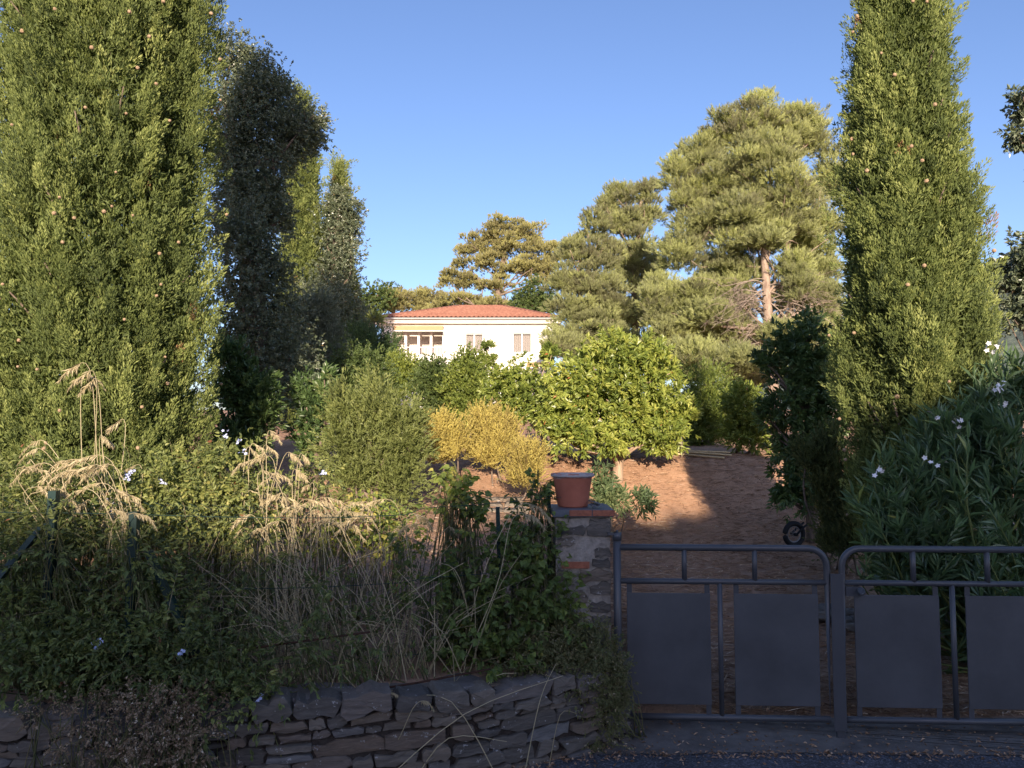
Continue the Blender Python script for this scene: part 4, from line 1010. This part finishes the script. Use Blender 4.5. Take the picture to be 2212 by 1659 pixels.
def gate():
    zt, zm, zb = gp(1500, 1183)[1], gp(1500, 1256)[1], gp(1500, 1549)[1]
    uc = gp(1800, 1400)[0]                        # meeting line
    rr = .0195
    def leaf(label, u_h, u_m, struts, mull, panels, sgn):
        t = thing("gate_leaf", label, "gate", gw(u_h, 0), "double gate leaves")
        f = MB(); r = .105
        arc = [(u_m - sgn*r + sgn*r*math.sin(a), zt - r + r*math.cos(a)) for a in np.linspace(0, math.pi/2, 10)]
        path = [(u_h, zt)] + arc + [(u_m, zb)]
        f.tube([gw(u, z) for u, z in path], rr, 12); f.build("frame", M['gate'], t, True)
        b = MB(); b.tube([gw(u_h, zb), gw(u_m, zb)], rr*.95, 12); b.build("bottom_rail", M['gate'], t, True)
        mm = MB(); mm.tube([gw(u_h, zm), gw(u_m, zm)], .0165, 12); mm.build("middle_rail", M['gate'], t, True)
        for u in struts:
            s = MB(); s.tube([gw(u, zm), gw(u, zt)], .0155, 10); s.build("strut", M['gate'], t, True)
        s = MB(); s.tube([gw(mull, zb), gw(mull, zm)], .0150, 10); s.build("mullion", M['gate'], t, True)
        pz1, pz0 = gp(1440, 1281)[1], gp(1440, 1521)[1]
        for a, c in panels:
            p = MB(); gbox(p, a, c, pz0, pz1, -.004, .004); po = p.build("panel", M['gate_panel'], t)
            bv = po.modifiers.new("b", 'BEVEL'); bv.width = .0015; bv.segments = 1
            for u0 in (a+.001, c-.031):
                for q0, q1 in ((pz1-.012, zm-.008), (zb+.008, pz0+.012)):
                    st = MB(); gbox(st, u0, u0+.03, q0, q1, -.008, -.0045); st.build("strap", M['gate'], po)
        h = MB(); h.tube([gw(u_h, .03), gw(u_h, zt+.075)], .0235, 14); h.tube([gw(u_h, zt+.04), gw(u_h, zt+.088)], .0275, 14); h.tube([gw(u_h, zt+.088), gw(u_h, zt+.10)], .008, 8)
        h.build("stile", M['gate'], t, True)
        br = MB(); gbox(br, min(u_h, u_h-sgn*.055), max(u_h, u_h-sgn*.055), zt+.072, zt+.088, -.02, .02); br.build("hinge", M['gate'], t)
        return t
    U = lambda px, py=1400: gp(px, py)[0]
    tl = leaf("half of the grey metal gate hinged on the stone pillar", 0.0, U(1790), [U(1478, 1220), U(1630, 1220)], U(1557), [(U(1354, 1300), U(1534, 1300)), (U(1585, 1300), U(1767, 1300))], 1)
    ur = U(1823)+ (U(1790)-0)
    tr = leaf("half of the grey metal gate in front of the oleander, with lock", ur, U(1823), [U(1972, 1220), U(2132, 1220)], U(2061), [(U(1845, 1300), U(2028, 1300)), (U(2085, 1300), U(2267, 1300))], -1)
    c = MB(); u0, u1 = U(1790)+.012, U(1823)-.004
    gbox(c, u0, u1, .05, zm+.055, .022, .027); gbox(c, u1-.004, u1, .05, zm+.055, .0, .022); co = c.build("cover_strip", M['gate'], tl)
    d = MB(); gbox(d, u0+.018, u1-.010, .004, .06, .0, .021); d.build("drop_bolt", M['gate'], tl)
    l = MB(); gbox(l, U(1823)+.018, U(1823)+.105, zm-.075, zm-.022, -.014, .012); lo = l.build("lock", M['gate'], tr)
    kn = MB(); kc = gw(U(1823)+.088, zm-.04, .012)
    prof = [(.008, 0), (.010, .022), (.020, .028), (.024, .040), (.020, .052), (.0, .056)]
    V, F = [], []; n = 16; X = GU; Zv = np.array([0, 0, 1.])
    for r, o in prof:
        for i in range(n): a = i*2*math.pi/n; V.append(kc + X*r*math.cos(a) + Zv*r*math.sin(a) + GN*o)
    for q in range(len(prof)-1):
        for i in range(n): a, b = q*n+i, q*n+(i+1) % n; F += [(a, b, b+n), (a, b+n, a+n)]
    kn.add(V, F); kn.build("knob", M['gate'], lo, True)
gate()

# ------------------------------------------------------------------ wire fence
def fy(x): return wall_y(x) + .36
def fence():
    t = thing("wire_fence", "green chain-link fence on leaning green posts behind the stone wall", "fence", (-1., float(fy(-1.)), .43))
    x0, x1 = -3.6, .30; zb, zt = .50, 1.42; s = .057
    m = MB(); n = int((x1-x0)/s); rows = int((zt-zb)/(s/2))
    def top(x): return zt + .03*math.sin(x*1.7) + (.015 if x > -.6 else -.02)
    for i in range(n):
        xa = x0+i*s; dz = top(xa)-zt
        pts = []
        for j in range(rows+1):
            x = xa + (s if j % 2 else 0)*.98; z = zb + j*s/2 + dz*j/rows
            pts.append((x, float(fy(x)) + (.002 if (j % 2) else -.002), z))
        m.tube(pts, .0021, 3, cap=False)
    m.build("wire_netting", M['wire'], t)
    w = MB()
    for z in (zt-.075, .95, .53):
        xs = np.linspace(x0, x1, 40); w.tube([(x, float(fy(x))-.004, z+(top(x)-zt)*(z-zb)/(zt-zb)) for x in xs], .0018, 4)
    w.build("tension_wire", M['wire'], t)
    def post(px0, py0, px1, py1, D0, D1, r=.021, name="post"):
        p = MB(); a, b = at(px0, py0, D0), at(px1, py1, D1)
        u = np.array([1., 0, 0]); v = np.array([0, 1., 0]); q = []
        for c in (a, b):
            for sx, sy in ((-1, -1), (1, -1), (1, 1), (-1, 1)): q.append(c+u*sx*r+v*sy*r)
        F = []
        for i in range(4): j = (i+1) % 4; F += [(i, j, j+4), (i, j+4, i+4)]
        F += [(0, 2, 1), (0, 3, 2), (4, 5, 6), (4, 6, 7)]
        p.add(q, F); p.build(name, M['fence'], t)
    post(117, 1060, 100, 1400, 4.03, 4.0); post(291, 1105, 278, 1440, 4.02, 4.0)
    post(1185, 1053, 1190, 1400, 4.86, 4.86, .012); post(1075, 1095, 1085, 1420, 4.66, 4.66, .012)
    post(98, 1130, -20, 1270, 4.05, 3.95, .018, "brace"); post(320, 1190, 430, 1430, 4.06, 4.0, .018, "brace"); post(1145, 1190, 1105, 1275, 4.7, 4.66, .014, "brace")
    b = MB()
    b.tube([at(400, 1420, 3.98), at(620, 1390, 4.04), at(800, 1365, 4.08)], .0055, 6); b.tube([at(560, 1530, 4.0), at(900, 1475, 4.12), at(1060, 1445, 4.2)], .0055, 6); b.tube([at(820, 1500, 4.05), at(1080, 1485, 4.2)], .0055, 6)
    b.build("reinforcing_bar", M['rust'], t, True)
fence()

# ------------------------------------------------------------------ plants along the fence
def mass(name, label, cat, lobes, mat, seed, L, W, m=9, tl=.16, lai=1.8, droop=.45, sp=.9, up=.3, six=True, tint=.5, base=None, group=None, flowers=(), stems=40, depth=.7, flower_mat='flower_blue', shoots=0):
    rng = np.random.default_rng(seed); cs = np.array([lobe_world(l)[0] for l in lobes])
    if base is None: base = (cs[:, 0].mean(), cs[:, 1].mean())
    b = np.array([base[0], base[1], float(g(*base))]); t = thing(name, label, cat, b, group)
    mb, st = MB(), MB()
    for l in lobes:
        c, Rr = lobe_world(l); dens = l[6] if len(l) > 6 else 1.
        a, b_, c_ = Rr; area = 4*math.pi*(((a*b_)**1.6+(a*c_)**1.6+(b_*c_)**1.6)/3)**(1/1.6)
        n = max(int(dens*lai*area/(m*.55*L*W)), 6)
        d = norm(rng.normal(size=(n, 3))); r = (1-depth*rng.uniform(0, 1, n)**1.5)*(1+.2*lump(d, rng))
        P = c + d*Rr*r[:, None]
        P[:, 2] = np.maximum(P[:, 2], g(P[:, 0], P[:, 1])+.02)
        A = norm(d)*(1-up) + np.array([0, -.15, up]) + rng.normal(size=(n, 3))*.45
        ct = np.clip(tint + .12*lump(P*2.2, rng) + rng.normal(size=n)*.08, .03, .93)
        V, F, T = twig_leaves(P, A, tl*rng.uniform(.6, 1.3, n), m, L, W, sp, rng, ct, .3, .3, .15, droop, six)
        mb.add(V, F, T)
        for q in range(max(int(stems*dens), 3)):
            i = rng.integers(0, n); s = np.array([P[i][0]+rng.normal()*.1, base[1]*.5+P[i][1]*.5, 0]); s[2] = float(g(s[0], s[1]))
            st.tube(curve([s, (s+P[i])/2+rng.normal(size=3)*.05, P[i], P[i]+norm(A[i])*tl], 7), np.linspace(.0035, .0012, 7), 4, rng.uniform(.1, .8))
    mb.build("foliage", M[mat], t); st.build("stems", M['creeper'], t, True)
    for px, py, D in flowers:
        f = MB(); c = at(px, py, D)
        for q in range(6):
            o = c + rng.normal(size=3)*.012; nrm = norm(rng.normal(size=3)+np.array([0, -1., .5])); u = norm(np.cross(nrm, [0, 0, 1.])); v = np.cross(nrm, u)
            for j in range(5):
                aa = j*2*math.pi/5; V, F, _ = leaf_geo(o[None], (u*math.cos(aa)+v*math.sin(aa)+nrm*.2)[None], .010, .008, rng, .1, .1, True, N=nrm[None]); f.add(V, F)
        f.build("flower", M[flower_mat], t)
    return t
mass("plumbago_bush", "tangled leafy bush around the leftmost leaning fence post", "shrub",
     [(40,1110,4.4,70,60,.18), (150,1100,4.45,70,55,.18), (70,1040,4.7,80,45,.15,.8), (190,1060,4.7,60,40,.15,.8), (110,1180,3.94,30,60,.05,.8), (290,1200,3.95,40,60,.05,.7), (230,1150,4.2,50,50,.12,.9), (60,1180,4.0,50,50,.1,.6), (40,1230,4.2,70,80,.2), (150,1230,4.25,70,70,.2), (60,1340,4.05,80,80,.22), (170,1340,4.1,70,70,.22), (60,1440,3.9,90,60,.2), (190,1440,3.95,80,60,.2)], 'shrub', 201, .036, .015, lai=1.0, flowers=[(205,1390,3.8), (275,1030,4.3)], base=(-2.4, 4.25))
mass("plumbago_bush", "sunlit flowering bush climbing in front of the broad cypress's foot", "shrub",
     [(330,1040,4.9,70,50,.2), (420,1040,4.9,70,60,.2), (500,1020,4.9,60,55,.2), (360,1110,4.6,70,60,.2), (470,1110,4.6,80,60,.2), (560,1110,4.7,60,60,.2), (250,1090,4.6,60,50,.18), (640,1060,4.9,40,36,.15,.6), (690,1040,5.0,45,22,.12,.5)], 'shrub', 202, .036, .019, lai=1.05, tint=.6,
     flowers=[(485,942,4.7), (515,955,4.7), (527,975,4.7), (282,1020,4.6), (350,1040,4.6), (240,1085,4.4), (240,1110,4.4), (695,1022,4.8)], base=(-1.9, 4.9))
mass("plumbago_bush", "shaded leafy bush drooping over the wall top below the grass plumes", "shrub",
     [(260,1330,4.05,70,80,.2,.8), (360,1330,4.1,70,80,.2,.6), (300,1420,3.95,80,70,.2), (400,1430,3.95,80,60,.2), (480,1360,4.1,60,80,.2,.4), (480,1460,3.95,70,50,.2), (560,1500,3.95,50,25,.15,.8), (350,1220,4.3,70,70,.2,.7), (560,1200,4.5,70,70,.2,.5), (650,1410,4.02,60,60,.14,.45), (770,1390,4.15,70,70,.15,.35), (880,1350,4.3,60,80,.12,.3), (690,1300,4.2,60,60,.12,.3)], 'shrub', 203, .036, .0145, lai=.95, tint=.42, flowers=[(390,1410,3.8), (560,1510,3.8)], base=(-1.7, 4.2))
mass("bindweed", "heart-leaved climber smothering the wire fence next to the stone pillar", "climbing plant",
     [(1145,1120,4.75,38,40,.10,.8), (1085,1165,4.7,40,40,.10,.7), (1170,1190,4.7,45,60,.12), (1090,1250,4.6,70,70,.15), (1180,1270,4.6,50,70,.14), (1000,1300,4.55,70,70,.15,.8), (1110,1350,4.5,80,60,.16), (1200,1340,4.55,45,50,.12), (1010,1390,4.45,60,50,.14,.8), (1090,1420,4.4,60,40,.14), (920,1230,4.6,70,70,.13,.35), (1165,1068,4.8,16,20,.05,.6)], 'vine', 204, .042, .032, m=7, tl=.14, lai=1.0, droop=.75, tint=.36, base=(.0, 4.65))
mass("bindweed", "clump of climber leaves topping the fence between bush and pot", "climbing plant",
     [(985,1048,4.75,26,26,.08), (1005,1085,4.75,20,34,.08), (962,1080,4.72,16,18,.06,.7), (1020,1135,4.7,20,40,.08,.5)], 'vine', 205, .046, .036, m=7, tl=.12, lai=1.6, droop=.75, tint=.62, base=(-.35, 4.75))
mass("bindweed", "yellowing leafy clump low behind the middle of the wire fence", "climbing plant",
     [(790,1130,5.2,60,40,.15,.9), (860,1150,5.2,50,40,.15,.7), (730,1160,5.1,50,40,.15,.6)], 'vine', 206, .036, .026, m=7, tl=.12, lai=1.3, droop=.5, tint=.75, base=(-.95, 5.2))
mass("dead_creeper", "brown dead creeper spilling down the near end of the stone wall", "climbing plant",
     [(190,1550,3.55,60,40,.05,.6), (290,1580,3.6,60,60,.06,.75), (370,1570,3.64,50,60,.06,.9), (160,1620,3.52,50,40,.05,.5), (270,1640,3.55,60,30,.06,.6), (380,1630,3.6,50,40,.06,.9), (430,1600,3.62,30,50,.05,.7), (330,1520,3.75,110,22,.1,.9), (450,1520,3.8,60,20,.1,.6), (90,1540,3.6,50,20,.06,.4)], 'dead', 207, .016, .010, m=10, tl=.09, lai=.75, droop=.3, sp=1.1, six=False, base=(-1.9, 3.75), stems=26)
mass("creeper", "greenish brown creeper hanging over the wall end beside the gate", "climbing plant",
     [(1180,1430,4.42,70,45,.1), (1260,1400,4.50,60,60,.1), (1240,1470,4.42,90,45,.1), (1310,1450,4.46,36,60,.08), (1310,1530,4.44,36,60,.07), (1290,1590,4.42,36,24,.06,.8), (1140,1455,4.36,60,16,.08,.5), (1220,1380,4.56,60,40,.1,.8), (1340,1490,4.46,16,60,.05,.5), (1200,1400,4.5,60,50,.08,.8), (1280,1480,4.4,50,60,.07,.8)], 'creeper', 208, .017, .010, m=10, tl=.09, lai=1.25, droop=.35, sp=1.1, six=False, base=(.35, 4.72), stems=30)
mass("weed_clump", "small leafy weed rooted on the wall top above the pale lichened stone", "plant", [(560,1515,3.86,40,22,.06), (520,1500,3.9,30,20,.06), (430,1560,3.68,20,22,.04,.6)], 'shrub', 209, .03, .016, lai=1.3, base=(-1.25, 4.02), stems=8)

def grass_clump(label, roots, heads, seed, n_loose, group="dry grass clumps along the fence"):
    """roots (px, py, D); heads: (px, py, D, lean px, length px) plume tips"""
    rng = np.random.default_rng(seed); r0 = at(*roots); r0[2] = float(g(r0[0], r0[1]))
    t = thing("dry_grass", label, "dry grass", r0, group); st, pl = MB(), MB()
    extra = [(h[0]+rng.normal()*38, h[1]+abs(rng.normal())*34, h[2]+rng.normal()*.08, h[3]*rng.uniform(.4, 1.1)*rng.choice([1, 1, -1]), h[4]*rng.uniform(.6, 1)) for h in heads for _ in range(1)] if len(heads) > 3 else []
    for px, py, D, lean, ln in list(heads)+extra:
        for rep in range(1 + (rng.uniform() < .35)):
            b = r0 + rng.normal(size=3)*np.array([.14, .07, 0]); b[2] = float(g(b[0], b[1]))
            tip = at(px+rng.normal()*9, py+rng.normal()*9, D+rng.normal()*.05); k = D/F_PX
            bend = tip + np.array([-lean*k*.9, rng.normal()*.03, -abs(lean)*k*.10 - .02])
            low = b + (bend-b)*.55 + rng.normal(size=3)*.03
            stem = curve([b, low, bend, tip, tip+np.array([lean*k*.5, -.01, -abs(lean)*k*.55])], 22)
            st.tube(stem[:15], np.linspace(.0032, .0014, 15), 4, rng.uniform(.45, .95))
            A = stem[13:]; st.tube(A, np.linspace(.0012, .0006, len(A)), 3, .6)
            n = 105; u = rng.uniform(0, 1, n); i = np.minimum((u*(len(A)-1)).astype(int), len(A)-2); f = u*(len(A)-1)-i
            P = A[i]*(1-f)[:, None]+A[i+1]*f[:, None]; d = norm(A[i+1]-A[i])
            Dv = d*.7 + rng.normal(size=(n, 3))*.35 + np.array([np.sign(lean)*.15, 0, -.75])
            L = ln*k*rng.uniform(.15, .62, n)*(1-.5*u)
            V, F, kk = leaf_geo(P, Dv, L, .0016, rng, .1, .25); pl.add(V, F, np.repeat(rng.uniform(.35, 1, n), kk))
    for q in range(int(n_loose*.42)):
        b = r0 + rng.normal(size=3)*np.array([.33, .12, 0]); b[2] = float(g(b[0], b[1]))
        h = rng.uniform(.25, .85); a = rng.normal()*.42
        e = b + np.array([a*h*1.4, rng.normal()*.15*h, h*rng.uniform(.6, 1.)]); mid = b + (e-b)*.55 + np.array([-a*.08, 0, .06])
        if rng.uniform() < .3: e[2] -= h*.25
        st.tube(curve([b, mid, e], 9), np.linspace(.0030, .0012, 9), 4, rng.uniform(.35, 1))
    st.build("stems", M['straw'], t); pl.build("plumes", M['straw'], t)
grass_clump("dry grass with a wide feathery plume arching over the leftmost posts", (350,1400,4.25), [(120,1000,4.3,-80,40), (70,1010,4.3,-70,40), (170,985,4.3,-80,45), (60,970,4.5,-50,25), (200,1010,4.25,-60,40), (130,1025,4.2,-70,40)], 301, 46)
grass_clump("dense dry grass tuft with drooping heads in front of the second green post", (255,1400,4.2), [(240,930,4.6,-25,45), (225,1000,4.5,-25,40), (260,1060,4.2,30,45), (290,1075,4.2,50,50), (235,1090,4.2,-30,45), (270,1100,4.1,40,40), (310,1125,4.0,50,30)], 302, 120)
grass_clump("single tall dry grass stalk with drooping head against the broad cypress", (262,1350,4.45), [(180,800,4.5,-45,45), (200,830,4.5,-35,40), (205,830,4.5,40,20)], 303, 12)
grass_clump("two pale grass heads nodding above the shaded path", (600,1420,4.4), [(605,955,4.6,28,30), (640,985,4.6,30,40), (655,1010,4.6,25,40), (560,985,4.6,-40,35), (520,1005,4.5,-40,30), (600,1030,4.5,30,30)], 304, 70)
grass_clump("thick straw tangle of dry grass heads in the middle of the fence", (690,1440,4.3), [(600,1060,4.5,-30,35), (640,1070,4.5,40,40), (690,1085,4.5,50,45), (640,1100,4.4,-40,40), (560,1080,4.5,-40,35), (720,1080,4.6,50,40), (520,1120,4.3,-40,40), (770,1110,4.5,60,45)], 305, 150)
grass_clump("dry grass with one broad arch of seed heads over the yellowing clump", (860,1440,4.35), [(790,1092,4.45,-60,45), (740,1095,4.45,-70,40), (880,1120,4.5,-50,35), (920,1130,4.5,40,35), (700,1120,4.4,-50,40)], 306, 70)
grass_clump("long dry grass stalk leaning towards the pillar with a hanging plume", (960,1480,4.35), [(1170,1105,4.45,60,40), (1150,1110,4.45,50,40)], 307, 40)
grass_clump("loose straw stems bent low over the wall top", (780,1490,4.15), [(850,1490,3.95,40,30), (930,1530,3.9,30,25)], 308, 80)

# ------------------------------------------------------------------ small things in the garden
def wheel():
    c = at(1715, 1154, 8.8); r = .150; rng = np.random.default_rng(401)
    t = thing("spoked_wheel", "small black spoked wheel half hidden under the dark evergreen", "wheel", (c[0], c[1], float(g(c[0], c[1]))))
    a = np.linspace(0, 2*math.pi, 41); yaw = R(18); U = np.array([math.cos(yaw), math.sin(yaw), 0]); Zv = np.array([0, 0, 1.]); N = np.cross(U, Zv)
    ring = lambda rr: np.array([c + U*rr*math.cos(x) + Zv*rr*math.sin(x) for x in a])
    m = MB(); m.tube(ring(r-.030), .030, 10, cap=False); m.build("tyre", M['black'], t, True)
    m = MB(); m.tube(ring(r-.062), .007, 8, cap=False); m.build("rim", M['steel'], t, True)
    m = MB(); m.tube([c-N*.05, c+N*.05], .018, 10); m.build("hub", M['black'], t, True)
    m = MB()
    for x in np.linspace(0, 2*math.pi, 13)[:-1]: m.tube([c+N*.015, c + U*(r-.052)*math.cos(x) + Zv*(r-.052)*math.sin(x)], .0022, 5)
    m.build("spokes", M['steel'], t)
    m = MB()
    for s in (-1, 1): m.tube([c+N*.045*s, c+N*.045*s+U*.10+Zv*.08, c+N*.04*s+U*.17+Zv*.12], .012, 8)
    m.build("fork", M['black'], t, True)
wheel()

def rock(c, s, rng, name, label, group, mat='stone'):
    bm = bmesh.new(); bmesh.ops.create_icosphere(bm, subdivisions=2, radius=1.)
    V = np.array([v.co[:] for v in bm.verts]); F = np.array([[v.index for v in f.verts] for f in bm.faces]); bm.free()
    q = np.round(V*1.7+rng.normal(size=3)*.2)/1.7; V = V*.55+q*.45; V = V*(1+.12*lump(V, rng, 2.5))[:, None]*np.array(s)
    a = rng.uniform(0, 3.14); ca, sa = math.cos(a), math.sin(a)
    V = np.stack([V[:, 0]*ca-V[:, 1]*sa, V[:, 0]*sa+V[:, 1]*ca, V[:, 2]], -1) + c
    o = mesh_obj(name, V-np.array(c), F, M[mat], None, np.full(len(V), rng.uniform(0, .7)))
    o.location = c; tag(o, label, "stone", group)
def rocks():
    rng = np.random.default_rng(411)
    lab = "flat grey stone in the small heap behind the gate's meeting bar"
    for px, py, D in [(1768,1222,6.7), (1790,1215,6.7), (1812,1225,6.6), (1835,1222,6.6), (1775,1240,6.5), (1800,1248,6.5), (1830,1245,6.45), (1855,1248,6.4), (1870,1232,6.5), (1850,1262,6.3)]:
        c = at(px, py, D); c[2] = float(g(c[0], c[1])) + .03 + rng.uniform(0, .05)
        rock(c, (rng.uniform(.06, .11), rng.uniform(.05, .08), rng.uniform(.028, .045)), rng, "loose_stone", lab, "stones heaped behind the gate")
    c = at(1065, 1030, 9.0)
    t = thing("stone_step", "low flat stone edging among the yellow heath bushes", "stones", (c[0], c[1], float(g(c[0], c[1]))-.05)); m = MB()
    for q in range(9):
        x = -.75+q % 3*.33+rng.normal()*.04; r = q//3
        y = 9.0+r*.35; z = float(g(c[0], y))-.07
        O = np.array([x, y-.02*r, z-.05]); stone(m, O, np.array([1., 0, 0]), np.array([0, -1., 0]), 0, .31, 0, .15, .03, rng, rng.uniform(.3, .75))
        m.box((x+.01, y+.0, z-.05), (x+.30, y+.30, z+.095), rng.uniform(.3, .7))
    m.build("stones", M['stone'], t)
rocks()

def canes():
    rng = np.random.default_rng(421)
    for q in range(7):
        a = at(1424+rng.normal()*8, 966+q*1.6, 12.3-.05*q); b = at(1560+rng.normal()*14, 968+q*1.8, 12.1-.05*q)
        for p in (a, b): p[2] = float(g(p[0], p[1])) + .03 + .012*(q % 3)
        m = MB(); mid = (a+b)/2; mid[2] = max(mid[2], float(g(mid[0], mid[1]))+.03)
        m.tube(curve([a, mid, b], 14), .016, 8, .5)
        o = m.build("dry_cane", M['bamboo'], None, True); tag(o, "straw-coloured cane in the bundle lying along the top of the bank", "cane", "bundle of canes on the bank")
    a = at(1468, 895, 11.9); b = at(1473, 948, 11.9); b[2] = float(g(b[0], b[1]))-.05
    m = MB(); m.tube(np.linspace(b, a, 6)+rng.normal(size=(6, 3))*.004, .016, 7); o = m.build("wooden_stake", M['wood'], None, True); tag(o, "thin wooden stake standing beside the round strawberry tree", "stake")
canes()
def jar():
    c = np.array([3.35, 5.9, 0.]); c[2] = float(g(c[0], c[1])); prof = [(.0, 0), (.07, 0), (.12, .10), (.14, .2), (.12, .3), (.08, .36), (.095, .39), (.07, .385), (.05, .3), (0, .3)]
    V, F, n = [], [], 28
    for r, z in prof:
        for i in range(n): a = i*2*math.pi/n; V.append((c[0]+r*math.cos(a), c[1]+r*math.sin(a), c[2]+z))
    for q in range(len(prof)-1):
        for i in range(n): a, b = q*n+i, q*n+(i+1) % n; F += [(a, b, b+n), (a, b+n, a+n)]
    o = mesh_obj("clay_jar", np.array(V)-c, F, M['wood'], None, None, True); o.location = c; tag(o, "dull clay jar under the oleander behind the gate", "jar")
jar()

# ------------------------------------------------------------------ unseen hedge added behind the camera, its top shaped to shade the foreground
def shade_hedge():
    y0 = -21.; rng = np.random.default_rng(501); t = thing("added_shade_hedge", "unseen hedge added across the road to shade the foreground", "hedge", (0, y0, 0)); m = MB()
    k = math.tan(SUN_EL)/math.cos(SUN_AZ)
    xs = np.linspace(-16, 18, 400)
    shade = np.interp(xs, [-16, -4.5, -2.6, -.6, .2, .5, 1.2, 2.2, 3.0, 4.2, 18], [1.2, .98, .95, .92, 1.0, 1.50, 1.70, 1.72, 1.9, 2.25, 2.6])
    top = shade + (4.6-y0)*k
    n = 90000
    x = rng.uniform(-16, 18, n); tp = np.interp(x, xs, top) + .05*np.sin(x*9.)+.05*np.sin(x*23+1)
    z = tp*(1-rng.uniform(0, 1, n)**2.2) - .05; P = np.stack([x, y0+rng.normal(size=n)*.28, np.maximum(z, 0)], -1)
    V, F, kk = leaf_geo(P, rng.normal(size=(n, 3))+np.array([0, 0, .4]), rng.uniform(.14, .3, n), .14, rng); m.add(V, F, np.repeat(rng.uniform(0, 1, n), kk))
    m.build("foliage", M['hedge_shade'], t)
    w = MB(); q = np.linspace(-16, 18, 120)
    tops = np.interp(q, xs, top)-.15
    V = np.concatenate([np.stack([q, 0*q+y0-.2, 0*q], -1), np.stack([q, 0*q+y0-.2, tops], -1), np.stack([q, 0*q+y0+.2, tops], -1), np.stack([q, 0*q+y0+.2, 0*q], -1)])
    F = []
    for a, b in ((0, 1), (1, 2), (2, 3)):
        for i in range(119): F += [(a*120+i, a*120+i+1, b*120+i+1), (a*120+i, b*120+i+1, b*120+i)]
    w.add(V, F); w.build("solid_core", M['bark'], t)  # solid slab inside the added hedge, blocks the sun
shade_hedge()
